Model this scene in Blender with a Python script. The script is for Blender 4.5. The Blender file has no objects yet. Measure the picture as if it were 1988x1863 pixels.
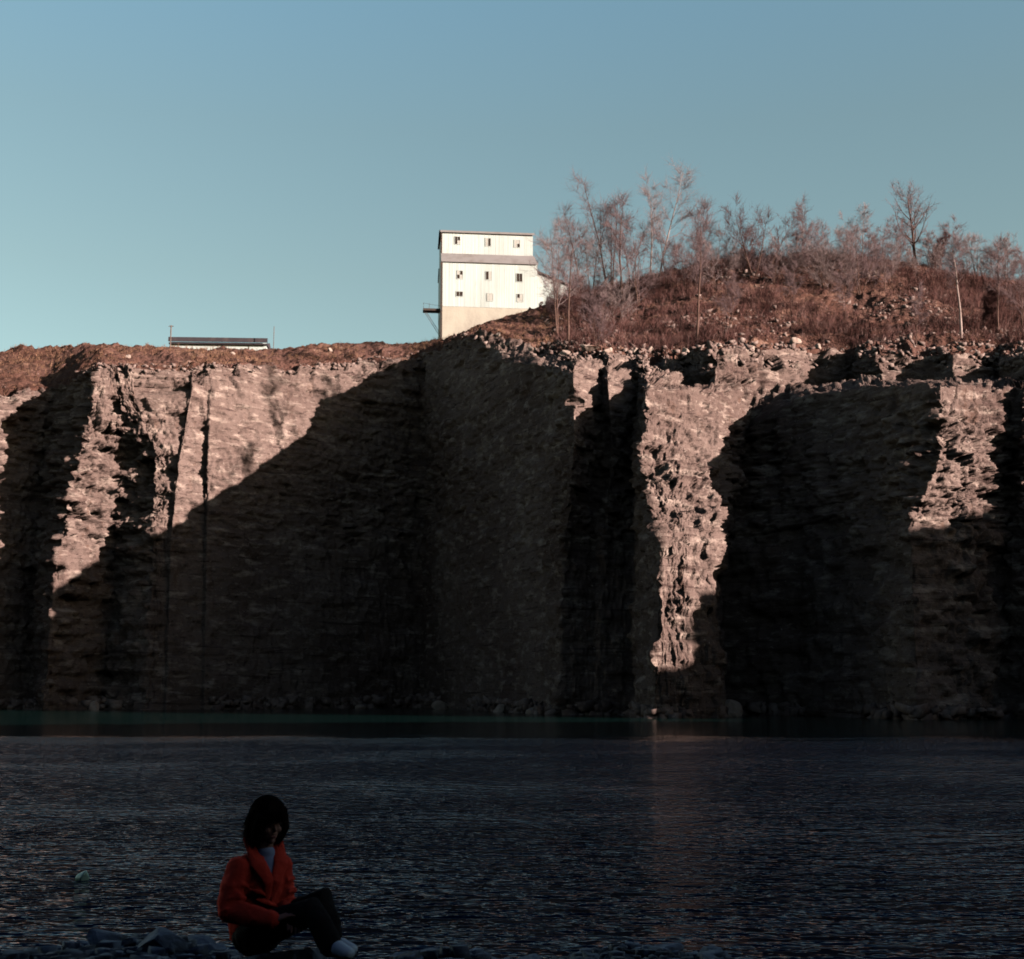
import bpy, math, random
import numpy as np
from mathutils import Vector, Matrix
from mathutils.bvhtree import BVHTree

S = bpy.context.scene
R = math.radians
random.seed(5)
rng = np.random.default_rng(11)

# ------------------------------------------------------------------ camera
F = 2590.0; CX = 994.0; CY = 931.5           # measured on the photo at 1988 x 1863
PITCH = math.atan(409.0 / F)
EYE = Vector((0, 0, 2.05))
cam = bpy.data.cameras.new('camera'); camo = bpy.data.objects.new('camera', cam)
S.collection.objects.link(camo); S.camera = camo
cam.sensor_width = 36; cam.lens = F / 1988 * 36
cam.clip_end = 9000; cam.clip_start = 0.1
camo.location = EYE; camo.rotation_euler = (R(90) + PITCH, 0, 0)
cam.dof.use_dof = True; cam.dof.focus_distance = 17.0; cam.dof.aperture_fstop = 3.0

# ------------------------------------------------------------------ light
SUN_EL = 14.5; SUN_AZ = 30.0                 # azimuth: degrees from +X towards the camera (-Y)
ce = math.cos(R(SUN_EL))
to_sun = Vector((math.cos(R(SUN_AZ)) * ce, -math.sin(R(SUN_AZ)) * ce, math.sin(R(SUN_EL))))
sl = bpy.data.lights.new('sun', 'SUN'); so = bpy.data.objects.new('sun', sl)
S.collection.objects.link(so)
sl.energy = 5.0; sl.angle = R(0.5); sl.color = (1.0, 0.89, 0.80)
so.rotation_euler = (-to_sun).to_track_quat('-Z', 'Y').to_euler()
w = bpy.data.worlds.new('World'); S.world = w; w.use_nodes = True
nt = w.node_tree; nt.nodes.clear()
sky = nt.nodes.new('ShaderNodeTexSky'); sky.sky_type = 'NISHITA'; sky.sun_disc = False
sky.sun_elevation = R(SUN_EL)
sky.sun_rotation = math.atan2(to_sun.x, to_sun.y)
sky.air_density = 1.0; sky.dust_density = 0.6; sky.ozone_density = 1.6
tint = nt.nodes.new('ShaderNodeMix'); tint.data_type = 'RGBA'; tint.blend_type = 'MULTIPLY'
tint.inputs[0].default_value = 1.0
# sky tint: pale near the horizon, dimmed overhead to weaken fill in the shade
wtc = nt.nodes.new('ShaderNodeTexCoord'); wsp = nt.nodes.new('ShaderNodeSeparateXYZ')
wrp = nt.nodes.new('ShaderNodeValToRGB')
nt.links.new(wtc.outputs['Generated'], wsp.inputs[0]); nt.links.new(wsp.outputs[2], wrp.inputs[0])
el = wrp.color_ramp.elements
el[0].position = 0.18; el[0].color = (0.84, 0.79, 0.60, 1)
el[1].position = 0.74; el[1].color = (0.03, 0.055, 0.12, 1)
for p, c in ((0.30, (0.86, 0.80, 0.58)), (0.40, (0.88, 0.86, 0.64)), (0.50, (0.90, 1.0, 0.82)), (0.60, (0.20, 0.25, 0.30))):
    e = el.new(p); e.color = (*c, 1)
# the sky behind the camera is dimmed to keep the shaded cliff dark
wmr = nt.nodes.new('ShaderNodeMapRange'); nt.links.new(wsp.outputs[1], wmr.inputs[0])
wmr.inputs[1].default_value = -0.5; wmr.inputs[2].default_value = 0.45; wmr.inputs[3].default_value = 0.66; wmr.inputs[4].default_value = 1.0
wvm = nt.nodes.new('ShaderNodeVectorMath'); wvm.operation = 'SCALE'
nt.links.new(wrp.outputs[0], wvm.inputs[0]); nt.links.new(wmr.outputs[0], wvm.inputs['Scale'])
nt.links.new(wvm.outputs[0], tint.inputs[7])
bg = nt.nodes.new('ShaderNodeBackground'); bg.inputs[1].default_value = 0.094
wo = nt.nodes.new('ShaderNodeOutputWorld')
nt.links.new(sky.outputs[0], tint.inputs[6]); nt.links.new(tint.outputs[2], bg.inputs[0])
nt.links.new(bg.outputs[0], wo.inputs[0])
S.view_settings.view_transform = 'Standard'; S.view_settings.look = 'None'
S.view_settings.gamma = 1.0; S.view_settings.exposure = 1.3
S.cycles.diffuse_bounces = 0; S.cycles.max_bounces = 4
S.render.engine = 'CYCLES'

# ------------------------------------------------------------------ helpers
def at(px, py, depth):
    """point at a given depth (Y) seen in direction (px, py) of the measured photo"""
    x = (px - CX) / F; y = (CY - py) / F
    c, s = math.cos(PITCH), math.sin(PITCH)
    d = Vector((x, c - y * s, s + y * c))
    return EYE + d * (depth / d.y)

def atz(px, depth, z):
    return Vector(((px - CX) / F * depth * math.cos(PITCH), depth, z))

def link(name, me, m=None, parent=None, smooth=False):
    o = bpy.data.objects.new(name, me); S.collection.objects.link(o)
    if m is not None and len(me.materials) == 0: me.materials.append(m)
    if parent: o.parent = parent
    if smooth:
        me.polygons.foreach_set('use_smooth', [True] * len(me.polygons))
    return o

def mesh_np(name, V, Q, m=None, parent=None, smooth=False):
    V = np.asarray(V, dtype=np.float32); Q = np.asarray(Q, dtype=np.int32)
    me = bpy.data.meshes.new(name)
    n = Q.shape[1]
    me.vertices.add(len(V)); me.vertices.foreach_set('co', V.ravel())
    me.loops.add(Q.size); me.loops.foreach_set('vertex_index', Q.ravel())
    me.polygons.add(len(Q)); me.polygons.foreach_set('loop_start', np.arange(0, Q.size, n, dtype=np.int32))
    me.update(calc_edges=True); me.validate()
    return link(name, me, m, parent, smooth)

def tag(o, label=None, cat=None, group=None, kind=None):
    if label: o['label'] = label
    if cat: o['category'] = cat
    if group: o['group'] = group
    if kind: o['kind'] = kind
    return o

def empty(name, loc, rz=0):
    o = bpy.data.objects.new(name, None); S.collection.objects.link(o)
    o.location = loc; o.rotation_euler = (0, 0, rz); return o

# vectorised value noise
def hsh(i, j, k, s=0):
    i = i.astype(np.int64); j = j.astype(np.int64); k = k.astype(np.int64)
    h = (i * 374761393 + j * 668265263 + k * 2147483647 + s * 1442695041) & 0xFFFFFFFF
    h = ((h ^ (h >> 13)) * 1274126177) & 0xFFFFFFFF
    h = ((h ^ (h >> 15)) * 2246822519) & 0xFFFFFFFF
    return ((h ^ (h >> 16)) & 0xFFFFFF) / float(0xFFFFFF)

def vnoise(x, y, z, s=0):
    xi, yi, zi = np.floor(x), np.floor(y), np.floor(z)
    fx, fy, fz = x - xi, y - yi, z - zi
    fx = fx * fx * (3 - 2 * fx); fy = fy * fy * (3 - 2 * fy); fz = fz * fz * (3 - 2 * fz)
    r = 0
    for a in (0, 1):
        for b in (0, 1):
            for c in (0, 1):
                r = r + hsh(xi + a, yi + b, zi + c, s) * (fx if a else 1 - fx) * (fy if b else 1 - fy) * (fz if c else 1 - fz)
    return r * 2 - 1

def fbm(x, y, z, o=4, s=0):
    r = 0; a = 1.0; f = 1.0; t = 0
    for k in range(o):
        r = r + a * vnoise(x * f, y * f, z * f, s + k * 7); t += a; a *= 0.5; f *= 2.03
    return r / t

def blocks(x, y, z, s=0, tilt=.5):
    """angular blocks: box-shaped Voronoi cells, each with its own height and tilt; returns -1..1"""
    xi, yi, zi = np.floor(x), np.floor(y), np.floor(z)
    best = np.full(x.shape, 1e9); val = np.zeros(x.shape)
    for a in (-1, 0, 1):
        for b in (-1, 0, 1):
            for c in (-1, 0, 1):
                cx, cy, cz = xi + a, yi + b, zi + c
                dx = x - cx - hsh(cx, cy, cz, s); dy = y - cy - hsh(cx, cy, cz, s + 1); dz = z - cz - hsh(cx, cy, cz, s + 2)
                d = np.maximum(np.maximum(np.abs(dx), np.abs(dy)), np.abs(dz) * 1.25)
                m = d < best
                v = hsh(cx, cy, cz, s + 3) * 2 - 1 + tilt * (dx * (hsh(cx, cy, cz, s + 4) - .5) * 2 + dy * (hsh(cx, cy, cz, s + 5) - .5) * 2 + dz * (hsh(cx, cy, cz, s + 6) - .5) * 2)
                best = np.where(m, d, best); val = np.where(m, v, val)
    return val

# ------------------------------------------------------------------ materials
def mat(name, col, rough=0.9, noise=None, bump=None, spec=0.2, metallic=0.0):
    """noise = list of (scale, colour, lo, hi, stretch) blended one after the other"""
    m = bpy.data.materials.new(name); m.use_nodes = True
    n = m.node_tree.nodes; L = m.node_tree.links
    b = n['Principled BSDF']; b.inputs['Roughness'].default_value = rough
    b.inputs['Specular IOR Level'].default_value = spec; b.inputs['Metallic'].default_value = metallic
    b.inputs['Base Color'].default_value = (*col, 1)
    tc = n.new('ShaderNodeTexCoord')
    prev = None
    for (sc, c2, lo, hi, st) in (noise or []):
        mp = n.new('ShaderNodeMapping'); mp.inputs['Scale'].default_value = st
        L.new(tc.outputs['Object'], mp.inputs[0])
        t = n.new('ShaderNodeTexNoise'); t.inputs['Scale'].default_value = sc
        t.inputs['Detail'].default_value = 8; t.inputs['Roughness'].default_value = 0.62
        L.new(mp.outputs[0], t.inputs['Vector'])
        r = n.new('ShaderNodeMapRange'); r.inputs[1].default_value = lo; r.inputs[2].default_value = hi
        L.new(t.outputs[0], r.inputs[0])
        x = n.new('ShaderNodeMix'); x.data_type = 'RGBA'
        L.new(r.outputs[0], x.inputs[0]); x.inputs[7].default_value = (*c2, 1)
        if prev is None: x.inputs[6].default_value = (*col, 1)
        else: L.new(prev, x.inputs[6])
        prev = x.outputs[2]
    if prev is not None: L.new(prev, b.inputs['Base Color'])
    if bump:
        nrm = None
        for (sc, st, dist) in bump:
            mp = n.new('ShaderNodeMapping'); mp.inputs['Scale'].default_value = st
            L.new(tc.outputs['Object'], mp.inputs[0])
            t = n.new('ShaderNodeTexNoise'); t.inputs['Scale'].default_value = sc; t.inputs['Detail'].default_value = 6
            L.new(mp.outputs[0], t.inputs['Vector'])
            bp = n.new('ShaderNodeBump'); bp.inputs['Distance'].default_value = dist; bp.inputs['Strength'].default_value = 1
            L.new(t.outputs[0], bp.inputs['Height'])
            if nrm is not None: L.new(nrm, bp.inputs['Normal'])
            nrm = bp.outputs[0]
        L.new(nrm, b.inputs['Normal'])
    return m

ROCK = mat('limestone', (0.168, 0.112, 0.097), 0.95,
           [(0.06, (0.105, 0.065, 0.056), 0.42, 0.62, (1, 1, 1)),
            (0.7, (0.32, 0.23, 0.195), 0.52, 0.66, (0.6, 0.6, 1.9)),
            (0.8, (0.075, 0.045, 0.040), 0.58, 0.66, (0.16, 0.16, 2.6)),
            (1.9, (0.065, 0.040, 0.036), 0.57, 0.68, (0.7, 0.7, 1.9)),
            (0.5, (0.11, 0.058, 0.043), 0.6, 0.75, (1.2, 1.2, 0.2)),
            (3.5, (0.38, 0.29, 0.25), 0.62, 0.72, (1, 1, 1.3))],
           [(2.2, (1, 1, 1.5), 0.14), (0.9, (0.25, 0.25, 3.2), 0.16), (7, (1, 1, 1), 0.06)], spec=0.05)
SOIL = mat('soil', (0.125, 0.062, 0.05), 0.98,
           [(0.09, (0.10, 0.045, 0.033), 0.42, 0.6, (1, 1, 1)),
            (0.35, (0.24, 0.13, 0.095), 0.53, 0.68, (1, 1, 1)),
            (1.7, (0.055, 0.028, 0.022), 0.52, 0.66, (1, 1, 1)),
            (2.6, (0.34, 0.23, 0.20), 0.62, 0.70, (1, 1, 1))],
           [(1.2, (1, 1, 1), 0.5), (4, (1, 1, 1), 0.2)], spec=0.05)
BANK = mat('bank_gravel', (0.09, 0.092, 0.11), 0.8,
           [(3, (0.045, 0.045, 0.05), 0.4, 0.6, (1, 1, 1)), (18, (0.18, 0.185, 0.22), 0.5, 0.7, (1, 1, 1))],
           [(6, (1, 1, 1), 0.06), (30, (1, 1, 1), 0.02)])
BOULDER = mat('pale_limestone', (0.36, 0.265, 0.225), 0.95, [(0.8, (0.3, 0.2, 0.16), 0.45, 0.65, (1, 1, 2))],
              [(1.5, (1, 1, 1), 0.15)], spec=0.1)
STONE = mat('weathered_stone', (0.24, 0.165, 0.145), 0.95, [(0.5, (0.13, 0.08, 0.07), 0.45, 0.6, (1, 1, 1)), (1.3, (0.36, 0.27, 0.24), 0.58, 0.7, (1, 1, 1))], spec=0.1)
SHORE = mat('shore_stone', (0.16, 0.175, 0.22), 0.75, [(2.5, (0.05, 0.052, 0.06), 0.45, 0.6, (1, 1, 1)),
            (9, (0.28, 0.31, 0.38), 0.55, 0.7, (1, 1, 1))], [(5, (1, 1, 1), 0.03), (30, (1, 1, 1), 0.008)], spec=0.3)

# ------------------------------------------------------------------ quarry rock and ground
# control net: every column has rows base, low, mid, bench edge, bench back, rim, slope, crest;
# each entry = (direction, height, depth).  amp = roughness of the rock in metres.
def col(base, low, mid, bench, back, rim, slope, crest, amp):
    pts = []
    for e in (base, low, mid, bench, back, rim, slope, crest):
        if e[1] is None: pts.append(atz(e[0], e[2], -0.8))
        else: pts.append(at(*e))
    c = pts[-1]
    b = Vector((c.x * 1.45, c.y + 85, c.z - 5)); pts.append(b)
    pts.append(Vector((b.x * 14, b.y * 14, 20)))
    return pts, amp
NET = [
 col((-700,None,126),(-700,1100,127),(-700,900,128),(-700,780,129),(-700,775,130),(-700,762,131),(-700,730,150),(-700,700,175),1),
 col((-150,None,138),(-150,1100,139),(-150,900,140),(-150,790,141),(-150,784,141.5),(-150,768,143),(-140,735,160),(-130,700,182),1),
 col((60,None,151),(70,1100,151),(88,900,152),(98,782,152),(100,775,152.5),(102,757,153),(104,722,168),(100,679,185),1),
 col((84,None,141),(110,1090,141.2),(146,900,141.4),(186,745,141.5),(188,728,142),(190,715,142.5),(190,690,156),(185,665,178),1.8),
 col((205,None,148),(222,1090,147.5),(240,900,145.6),(222,760,142.9),(222,735,143.2),(222,712,144),(222,688,158),(222,667,180),1.8),
 col((285,None,142),(295,1090,142),(306,900,142.4),(262,770,143.4),(262,740,143.8),(262,711,144.5),(262,689,160),(262,672,182),1.5),
 col((318,None,142.9),(324,1060,143.1),(338,900,143.6),(366,762,144.9),(368,735,145.8),(370,710,147),(370,690,163),(360,677,185),.75),
 col((324,None,142.5),(331,1060,142.6),(346,900,142.9),(372,762,144.8),(374,735,145.8),(376,710,147),(376,690,163),(370,677,185),.7),
 col((392,None,145.3),(395,1060,145.5),(396,900,145.9),(402,800,146.2),(404,740,147),(406,710,148),(406,690,164),(400,677,185),.7),
 col((398,None,144.9),(401,1060,145.0),(402,900,145.2),(408,800,146.1),(410,740,147),(412,710,148),(412,690,164),(408,677,185),.7),
 col((600,None,154),(600,1060,154),(600,900,154),(600,780,154.4),(600,740,155),(600,715,156.5),(600,694,170),(600,675,188),.8),
 col((720,None,159.5),(720,1060,160),(720,900,160),(720,740,160.5),(720,725,161.3),(720,706,163),(720,690,174),(720,672,190),.9),
 col((815,None,164),(818,1060,165),(820,900,165),(820,735,165.5),(820,705,166.2),(820,688,167.5),(820,677,176),(822,665,192),.9),
 col((868,None,152),(868,1060,152),(870,900,152),(870,720,152.5),(872,696,153.5),(873,672,155),(873,664,168),(873,656,192),.5),
 col((925,None,140),(928,1060,140.5),(930,900,140.5),(930,735,141),(930,700,141.8),(934,644,144.5),(945,637,158),(950,628,195),.55),
 col((990,None,129),(995,1060,129),(998,900,129.3),(1000,735,129.6),(1000,704,130),(1015,668,141),(1016,645,156),(1005,607,195),.45),
 col((1050,None,120),(1055,1060,120),(1057,900,120.3),(1058,738,120.6),(1058,712,121),(1078,686,131),(1078,655,149),(1060,596,196),.5),
 col((1085,None,115),(1095,1060,112),(1113,870,108.6),(1113,738,109),(1113,718,111.5),(1130,690,120),(1130,655,143),(1120,580,192),.9),
 col((1150,None,114),(1155,1060,113.5),(1170,870,113.6),(1170,748,114.5),(1169,722,117.5),(1168,684,123),(1170,650,142),(1175,570,188),.9),
 col((1160,None,113.6),(1170,1060,112.8),(1188,870,110.6),(1180,748,111.6),(1181,722,115.5),(1184,684,122.5),(1184,650,141),(1190,565,187),.85),
 col((1225,None,113),(1228,1060,113.5),(1238,900,114),(1240,752,115.3),(1237,725,118.5),(1236,691,124.5),(1236,650,141),(1245,541,183),.9),
 col((1262,None,100.3),(1286,1060,98.9),(1243,900,103.3),(1250,760,105.2),(1252,752,107.5),(1255,695,124.5),(1255,650,141),(1262,534,182),1.0),
 col((1326,None,101),(1338,1060,100.0),(1330,900,104.8),(1338,757,109),(1335,744,120),(1335,692,125.5),(1335,648,142),(1335,516,180),1.0),
 col((1400,None,102.2),(1392,1060,101.6),(1404,900,107),(1398,757,112.6),(1388,744,117.4),(1386,674,119),(1388,630,143),(1395,503,178),1.05),
 col((1396,None,116),(1402,1060,117),(1436,900,119),(1452,835,120),(1466,746,122.5),(1466,676,124),(1465,625,144),(1465,499,177),1.2),
 col((1548,None,111),(1548,1030,112),(1550,900,112.7),(1552,770,113.3),(1552,748,126),(1552,680,127.5),(1555,625,146),(1560,499,177),.9),
 col((1650,None,104),(1650,1030,105),(1650,900,106),(1650,748,107),(1655,744,129),(1655,684,130.5),(1655,630,148),(1655,503,177),.9),
 col((1780,None,95),(1765,1030,95.2),(1822,900,96),(1826,750,97),(1712,743,121),(1712,686,122.5),(1712,632,145),(1720,510,176),1.4),
 col((1850,None,97),(1850,1030,97),(1858,900,97.2),(1860,750,98.2),(1800,743,121.5),(1800,687,123),(1800,635,143),(1810,520,175),1.5),
 col((1900,None,98),(1890,1030,98),(1896,900,98.5),(1900,752,99.4),(1850,744,117),(1850,688,119),(1850,635,142),(1900,536,174),1.5),
 col((1950,None,100.5),(1955,1030,101),(1966,900,101.6),(1970,752,102.4),(1940,744,120),(1940,690,122),(1940,640,142),(1964,544,174),1.4),
 col((2000,None,98),(1996,1030,98),(1992,900,98.7),(1990,756,99.3),(1988,744,112),(1988,692,114),(1988,640,139),(1990,548,174),1.4),
 col((2180,None,101),(2180,1030,101),(2180,900,102),(2180,750,103),(2180,744,108),(2180,700,110),(2180,650,130),(2180,585,172),1.2),
]
def wcol(bx, by, dx, dy, h, amp=1.2):
    """column of the near side of the quarry, in metres; (dx, dy) points out of the pit"""
    P = [Vector((bx + dx * a, by + dy * a, z)) for a, z in
         ((0, -0.8), (.6, h * .3), (1, h * .55), (1.4, h * .8), (3.5, h * .82), (4.4, h), (25, h + 3), (50, h + 4), (130, h), (1500, h - 10))]
    return P, amp
NET += [wcol(66, 94, .3, 1, 27), wcol(98, 88, .5, 1, 27), wcol(108, 74, .9, .5, 28), wcol(77, 59.5, .7, .7, 29.5),  # out of view; the last column is a spur shaped to shade the right buttresses
        wcol(112, 51, .9, .3, 29), wcol(106, 25, 1, .1, 29), wcol(92, 5, 1, 0, 38), wcol(74, -28, .8, -.6, 44), wcol(30, -42, .3, -1, 46),  # unseen rim, raised here and below to hold back low skylight
        wcol(-30, -40, -.3, -1, 45), wcol(-80, -10, -1, -.4, 42), wcol(-104, 40, -1, 0, 36), ]

def upd():
    K = len(NET)
    P = np.array([[list(p) for p in c[0]] for c in NET])          # K x 10 x 3
    A = np.array([c[1] for c in NET])
    near = 33
    us = []; bounds = []
    for k in range(K - 1):
        seg = np.linalg.norm(P[k + 1, 0:6] - P[k, 0:6], axis=1).max()
        step = 0.17 if 1 <= k < 31 else 1.1
        if k in (12, 13, 14, 15, 24, 25): step = 0.3
        n = max(2, int(math.ceil(seg / step)))
        us += list(k + np.arange(n) / n)
    us.append(K - 1); us = np.array(us)
    rows = []
    counts = [60, 62, 50, 16, 30, 44, 44, 14, 12]
    for j, n in enumerate(counts): rows += list(j + np.arange(n) / n)
    rows.append(len(counts)); rows = np.array(rows)
    ki = np.minimum(us.astype(int), K - 2); kf = us - ki
    C = P[ki] * (1 - kf)[:, None, None] + P[ki + 1] * kf[:, None, None]   # U x 10 x 3
    am = A[ki] * (1 - kf) + A[ki + 1] * kf
    # arc coordinate in metres
    arc = np.concatenate([[0], np.cumsum(np.linalg.norm(np.diff(C[:, 2], axis=0), axis=1))])
    # smooth slope/crest rows along u (by arc)
    for j in (6, 7, 8):
        for ax in range(3):
            v = C[:, j, ax]; g = np.arange(arc[0], arc[-1], 0.5); vi = np.interp(g, arc, v)
            kk = np.exp(-np.linspace(-2, 2, 21) ** 2); kk /= kk.sum()
            vs = np.convolve(np.pad(vi, 10, mode='edge'), kk, 'valid')
            C[:, j, ax] = np.interp(arc, g, vs)
    ri = np.minimum(rows.astype(int), P.shape[1] - 2); rf = rows - ri
    G = C[:, ri] * (1 - rf)[None, :, None] + C[:, ri + 1] * rf[None, :, None]   # U x V x 3
    # coherent outward normals
    Gs = G.copy()
    def sm(a, n, ax):
        k = np.ones(n) / n
        return np.apply_along_axis(lambda v: np.convolve(np.pad(v, n // 2, mode='edge'), k, 'valid')[:len(v)], ax, a)
    Gs = sm(sm(Gs, 13, 0), 21, 1)
    du = np.gradient(Gs, axis=0); dv = np.gradient(Gs, axis=1)
    N = np.cross(du, dv); N[..., 2] *= 0.3; N /= np.linalg.norm(N, axis=2, keepdims=True) + 1e-9
    X, Y, Z = G[..., 0], G[..., 1], G[..., 2]
    U = arc[:, None] + 0 * Z
    # warped coordinates for beds and joints
    wu = U + 1.0 * fbm(X / 6, Y / 6, Z / 6, 2, 3) + 0.15 * Z
    wz = Z + 0.5 * fbm(X / 9, Y / 9, Z / 5, 3, 5)
    d = np.zeros_like(Z)
    for (h, wd, a, s) in ((3.1, 5.2, 0.75, 1), (1.3, 2.4, 0.5, 2), (0.62, 1.1, 0.30, 3), (0.34, 0.5, 0.16, 4)):
        li = np.floor(wz / h + 0.37 * vnoise(wu / (wd * 3), wz * 0, wz * 0, s + 20))
        off = hsh(li, li * 0 + 3, li * 0, s) * wd
        ci = np.floor((wu + off) / wd)
        d += a * (hsh(li, ci, li * 0, s + 9) - 0.5) * 1.25
        d += a * 0.35 * (hsh(li, li * 0 + 8, li * 0, s + 31) - 0.5)
    miss = np.zeros_like(Z)
    for (h, wd, a, s, th) in ((1.7, 2.6, 1.3, 41, .82), (0.8, 1.3, 0.8, 43, .80)):
        li = np.floor(wz / h); ci = np.floor(wu / wd + hsh(li, li * 0, li * 0, s))
        miss -= a * (hsh(li, ci, li * 0 + 1, s) > th)
    rimz = G[:, -1:, 2] * 0 + C[:, 5, 2][:, None]
    hb = np.clip((rimz - Z) / 9.0, 0, 1)
    d = d + miss * (1.15 - 0.85 * hb)
    d = d * (1.3 - 0.3 * hb)
    big = fbm(X / 9, Y / 9, Z / 14, 3, 60)
    wx, wy = X + .35 * vnoise(X / 2, Y / 2, Z / 2, 70), Y + .35 * vnoise(X / 2, Y / 2, Z / 2, 71)
    b1 = blocks(wx / 2.6, wy / 2.6, wz / 1.9, 130, .9)
    b2 = blocks(wx / 1.2, wy / 1.2, wz / 0.9, 140, .8)
    b3 = blocks(wx / 0.6, wy / 0.6, wz / 0.5, 150, .6)
    rough = np.clip(0.75 + 0.9 * fbm(X / 7, Y / 7, Z / 6, 2, 160), .25, 1.5)
    cliff = (d * 1.05 + big * 0.8 + (b1 * 0.34 + b2 * 0.24) * rough + b3 * 0.12) * am[:, None]
    rv = rows[None, :] + 0 * Z
    amc = np.minimum(am, 1.1)[:, None] / am[:, None]
    t = np.clip((rv - 2.2) / 0.7, 0, 1)                      # calmer and finer towards the ledges and the rim
    cliff *= (1 - t) * 1.0 + t * 0.62 * amc
    cliff *= 0.5 + 0.5 * np.clip((rv - 0.4) / 1.5, 0, 1)        # the lower beds are sounder and flatter
    cliff *= 1 - 0.45 * np.exp(-((rv - 3.05) / 0.2) ** 2)     # keep the ledge edge from fraying into fins
    wcl = np.clip((5.3 - rv) / 0.5, 0, 1)
    G2 = G + N * (cliff * wcl)[..., None]
    # rim and ground relief
    wg = np.clip((rv - 4.6) / 0.6, 0, 1) * np.clip((9 - rv) / 1.0, 0, 1)
    gz = fbm(X / 7, Y / 7, Y * 0, 5, 90) * 1.0 + fbm(X / 1.6, Y / 1.6, Y * 0, 4, 95) * 0.55
    gz += np.clip(fbm(X / 0.9, Y / 0.9, Y * 0, 2, 99), 0, 1) * 0.5
    G2[..., 2] += gz * wg
    G2[..., 2] = np.where(rv < 0.02, -0.8, G2[..., 2])
    return G2, rows, us
G2, ROWS, US = upd()
def grid_obj(name, g, m):
    nu, nv = g.shape[:2]
    idx = np.arange(nu * nv).reshape(nu, nv)
    Q = np.stack([idx[:-1, :-1], idx[1:, :-1], idx[1:, 1:], idx[:-1, 1:]], -1).reshape(-1, 4)
    return mesh_np(name, g.reshape(-1, 3), Q, m)
rim_row = int(np.searchsorted(ROWS, 5.0))
cliff = grid_obj('quarry_cliff', G2[:, :rim_row + 1], ROCK)
tag(cliff, kind='structure')
plateau = grid_obj('plateau_ground', G2[:, rim_row:], SOIL); tag(plateau, kind='structure')
dg = bpy.context.evaluated_depsgraph_get()
def bvh(o):
    me = o.data
    return BVHTree.FromPolygons([v.co for v in me.vertices], [p.vertices[:] for p in me.polygons])
BP = bvh(plateau); BC = bvh(cliff)
def ground_z(x, y):
    best = None
    for b in (BP, BC):
        h = b.ray_cast(Vector((x, y, 200)), Vector((0, 0, -1)))
        if h[0] is not None and (best is None or h[0].z > best): best = h[0].z
    return best
def hit(px, py, only=None):
    x = (px - CX) / F; y = (CY - py) / F
    c, s = math.cos(PITCH), math.sin(PITCH)
    d = Vector((x, c - y * s, s + y * c)).normalized()
    best = None
    for b in ((BP, BC) if only is None else (only,)):
        h = b.ray_cast(EYE, d)
        if h[0] is not None and (best is None or h[3] < best[1]): best = (h[0], h[3])
    return best[0] if best else None

# ------------------------------------------------------------------ water
def water_mat():
    m = bpy.data.materials.new('quarry_water'); m.use_nodes = True
    n = m.node_tree.nodes; L = m.node_tree.links; b = n['Principled BSDF']
    b.inputs['Base Color'].default_value = (0.003, 0.010, 0.026, 1)
    b.inputs['Roughness'].default_value = 0.11; b.inputs['IOR'].default_value = 1.333
    tc = n.new('ShaderNodeTexCoord')
    def noise(sc, st, det=3):
        mp = n.new('ShaderNodeMapping'); mp.inputs['Scale'].default_value = st
        L.new(tc.outputs['Object'], mp.inputs[0])
        t = n.new('ShaderNodeTexNoise'); t.inputs['Scale'].default_value = sc; t.inputs['Detail'].default_value = det
        L.new(mp.outputs[0], t.inputs['Vector']); return t.outputs[0]
    def math_(op, a, bb):
        q = n.new('ShaderNodeMath'); q.operation = op
        for i, v in enumerate((a, bb)):
            if isinstance(v, (int, float)): q.inputs[i].default_value = v
            else: L.new(v, q.inputs[i])
        return q.outputs[0]
    sep = n.new('ShaderNodeSeparateXYZ'); L.new(tc.outputs['Object'], sep.inputs[0])
    calm = n.new('ShaderNodeMapRange')
    wob = noise(0.045, (1, 1, 1), 5)
    yy = math_('ADD', sep.outputs[1], math_('MULTIPLY', wob, 16.0))
    L.new(yy, calm.inputs[0]); calm.inputs[1].default_value = 57; calm.inputs[2].default_value = 72
    calm.inputs[3].default_value = 1.0; calm.inputs[4].default_value = 0.05
    patch = n.new('ShaderNodeMapRange'); L.new(noise(0.16, (0.8, 1.2, 1), 5), patch.inputs[0])
    patch.inputs[1].default_value = 0.38; patch.inputs[2].default_value = 0.60
    patch.inputs[3].default_value = 0.40; patch.inputs[4].default_value = 1.0
    lee = n.new('ShaderNodeMapRange')                    # smoother water in the lee of the right-hand wall
    sl_ = math_('DIVIDE', sep.outputs[0], math_('ADD', sep.outputs[1], 4.0))
    L.new(math_('ADD', sl_, math_('MULTIPLY', wob, 0.25)), lee.inputs[0])
    lee.inputs[1].default_value = 0.16; lee.inputs[2].default_value = 0.36
    lee.inputs[3].default_value = 1.0; lee.inputs[4].default_value = 0.8
    wc = n.new('ShaderNodeMix'); wc.data_type = 'RGBA'; L.new(calm.outputs[0], wc.inputs[0])
    wc.inputs[6].default_value = (0.004, 0.020, 0.017, 1); wc.inputs[7].default_value = (0.003, 0.012, 0.036, 1)
    L.new(wc.outputs[2], b.inputs['Base Color'])
    st = math_('MULTIPLY', math_('MULTIPLY', calm.outputs[0], patch.outputs[0]), lee.outputs[0])
    b1 = n.new('ShaderNodeBump'); b1.inputs['Distance'].default_value = 0.95
    L.new(st, b1.inputs['Strength']); L.new(noise(2.1, (0.7, 1.15, 1), 3), b1.inputs['Height'])
    b2 = n.new('ShaderNodeBump'); b2.inputs['Distance'].default_value = 0.05
    L.new(st, b2.inputs['Strength']); L.new(noise(7, (0.6, 1.2, 1), 2), b2.inputs['Height'])
    L.new(b1.outputs[0], b2.inputs['Normal']); L.new(b2.outputs[0], b.inputs['Normal'])
    return m
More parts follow.
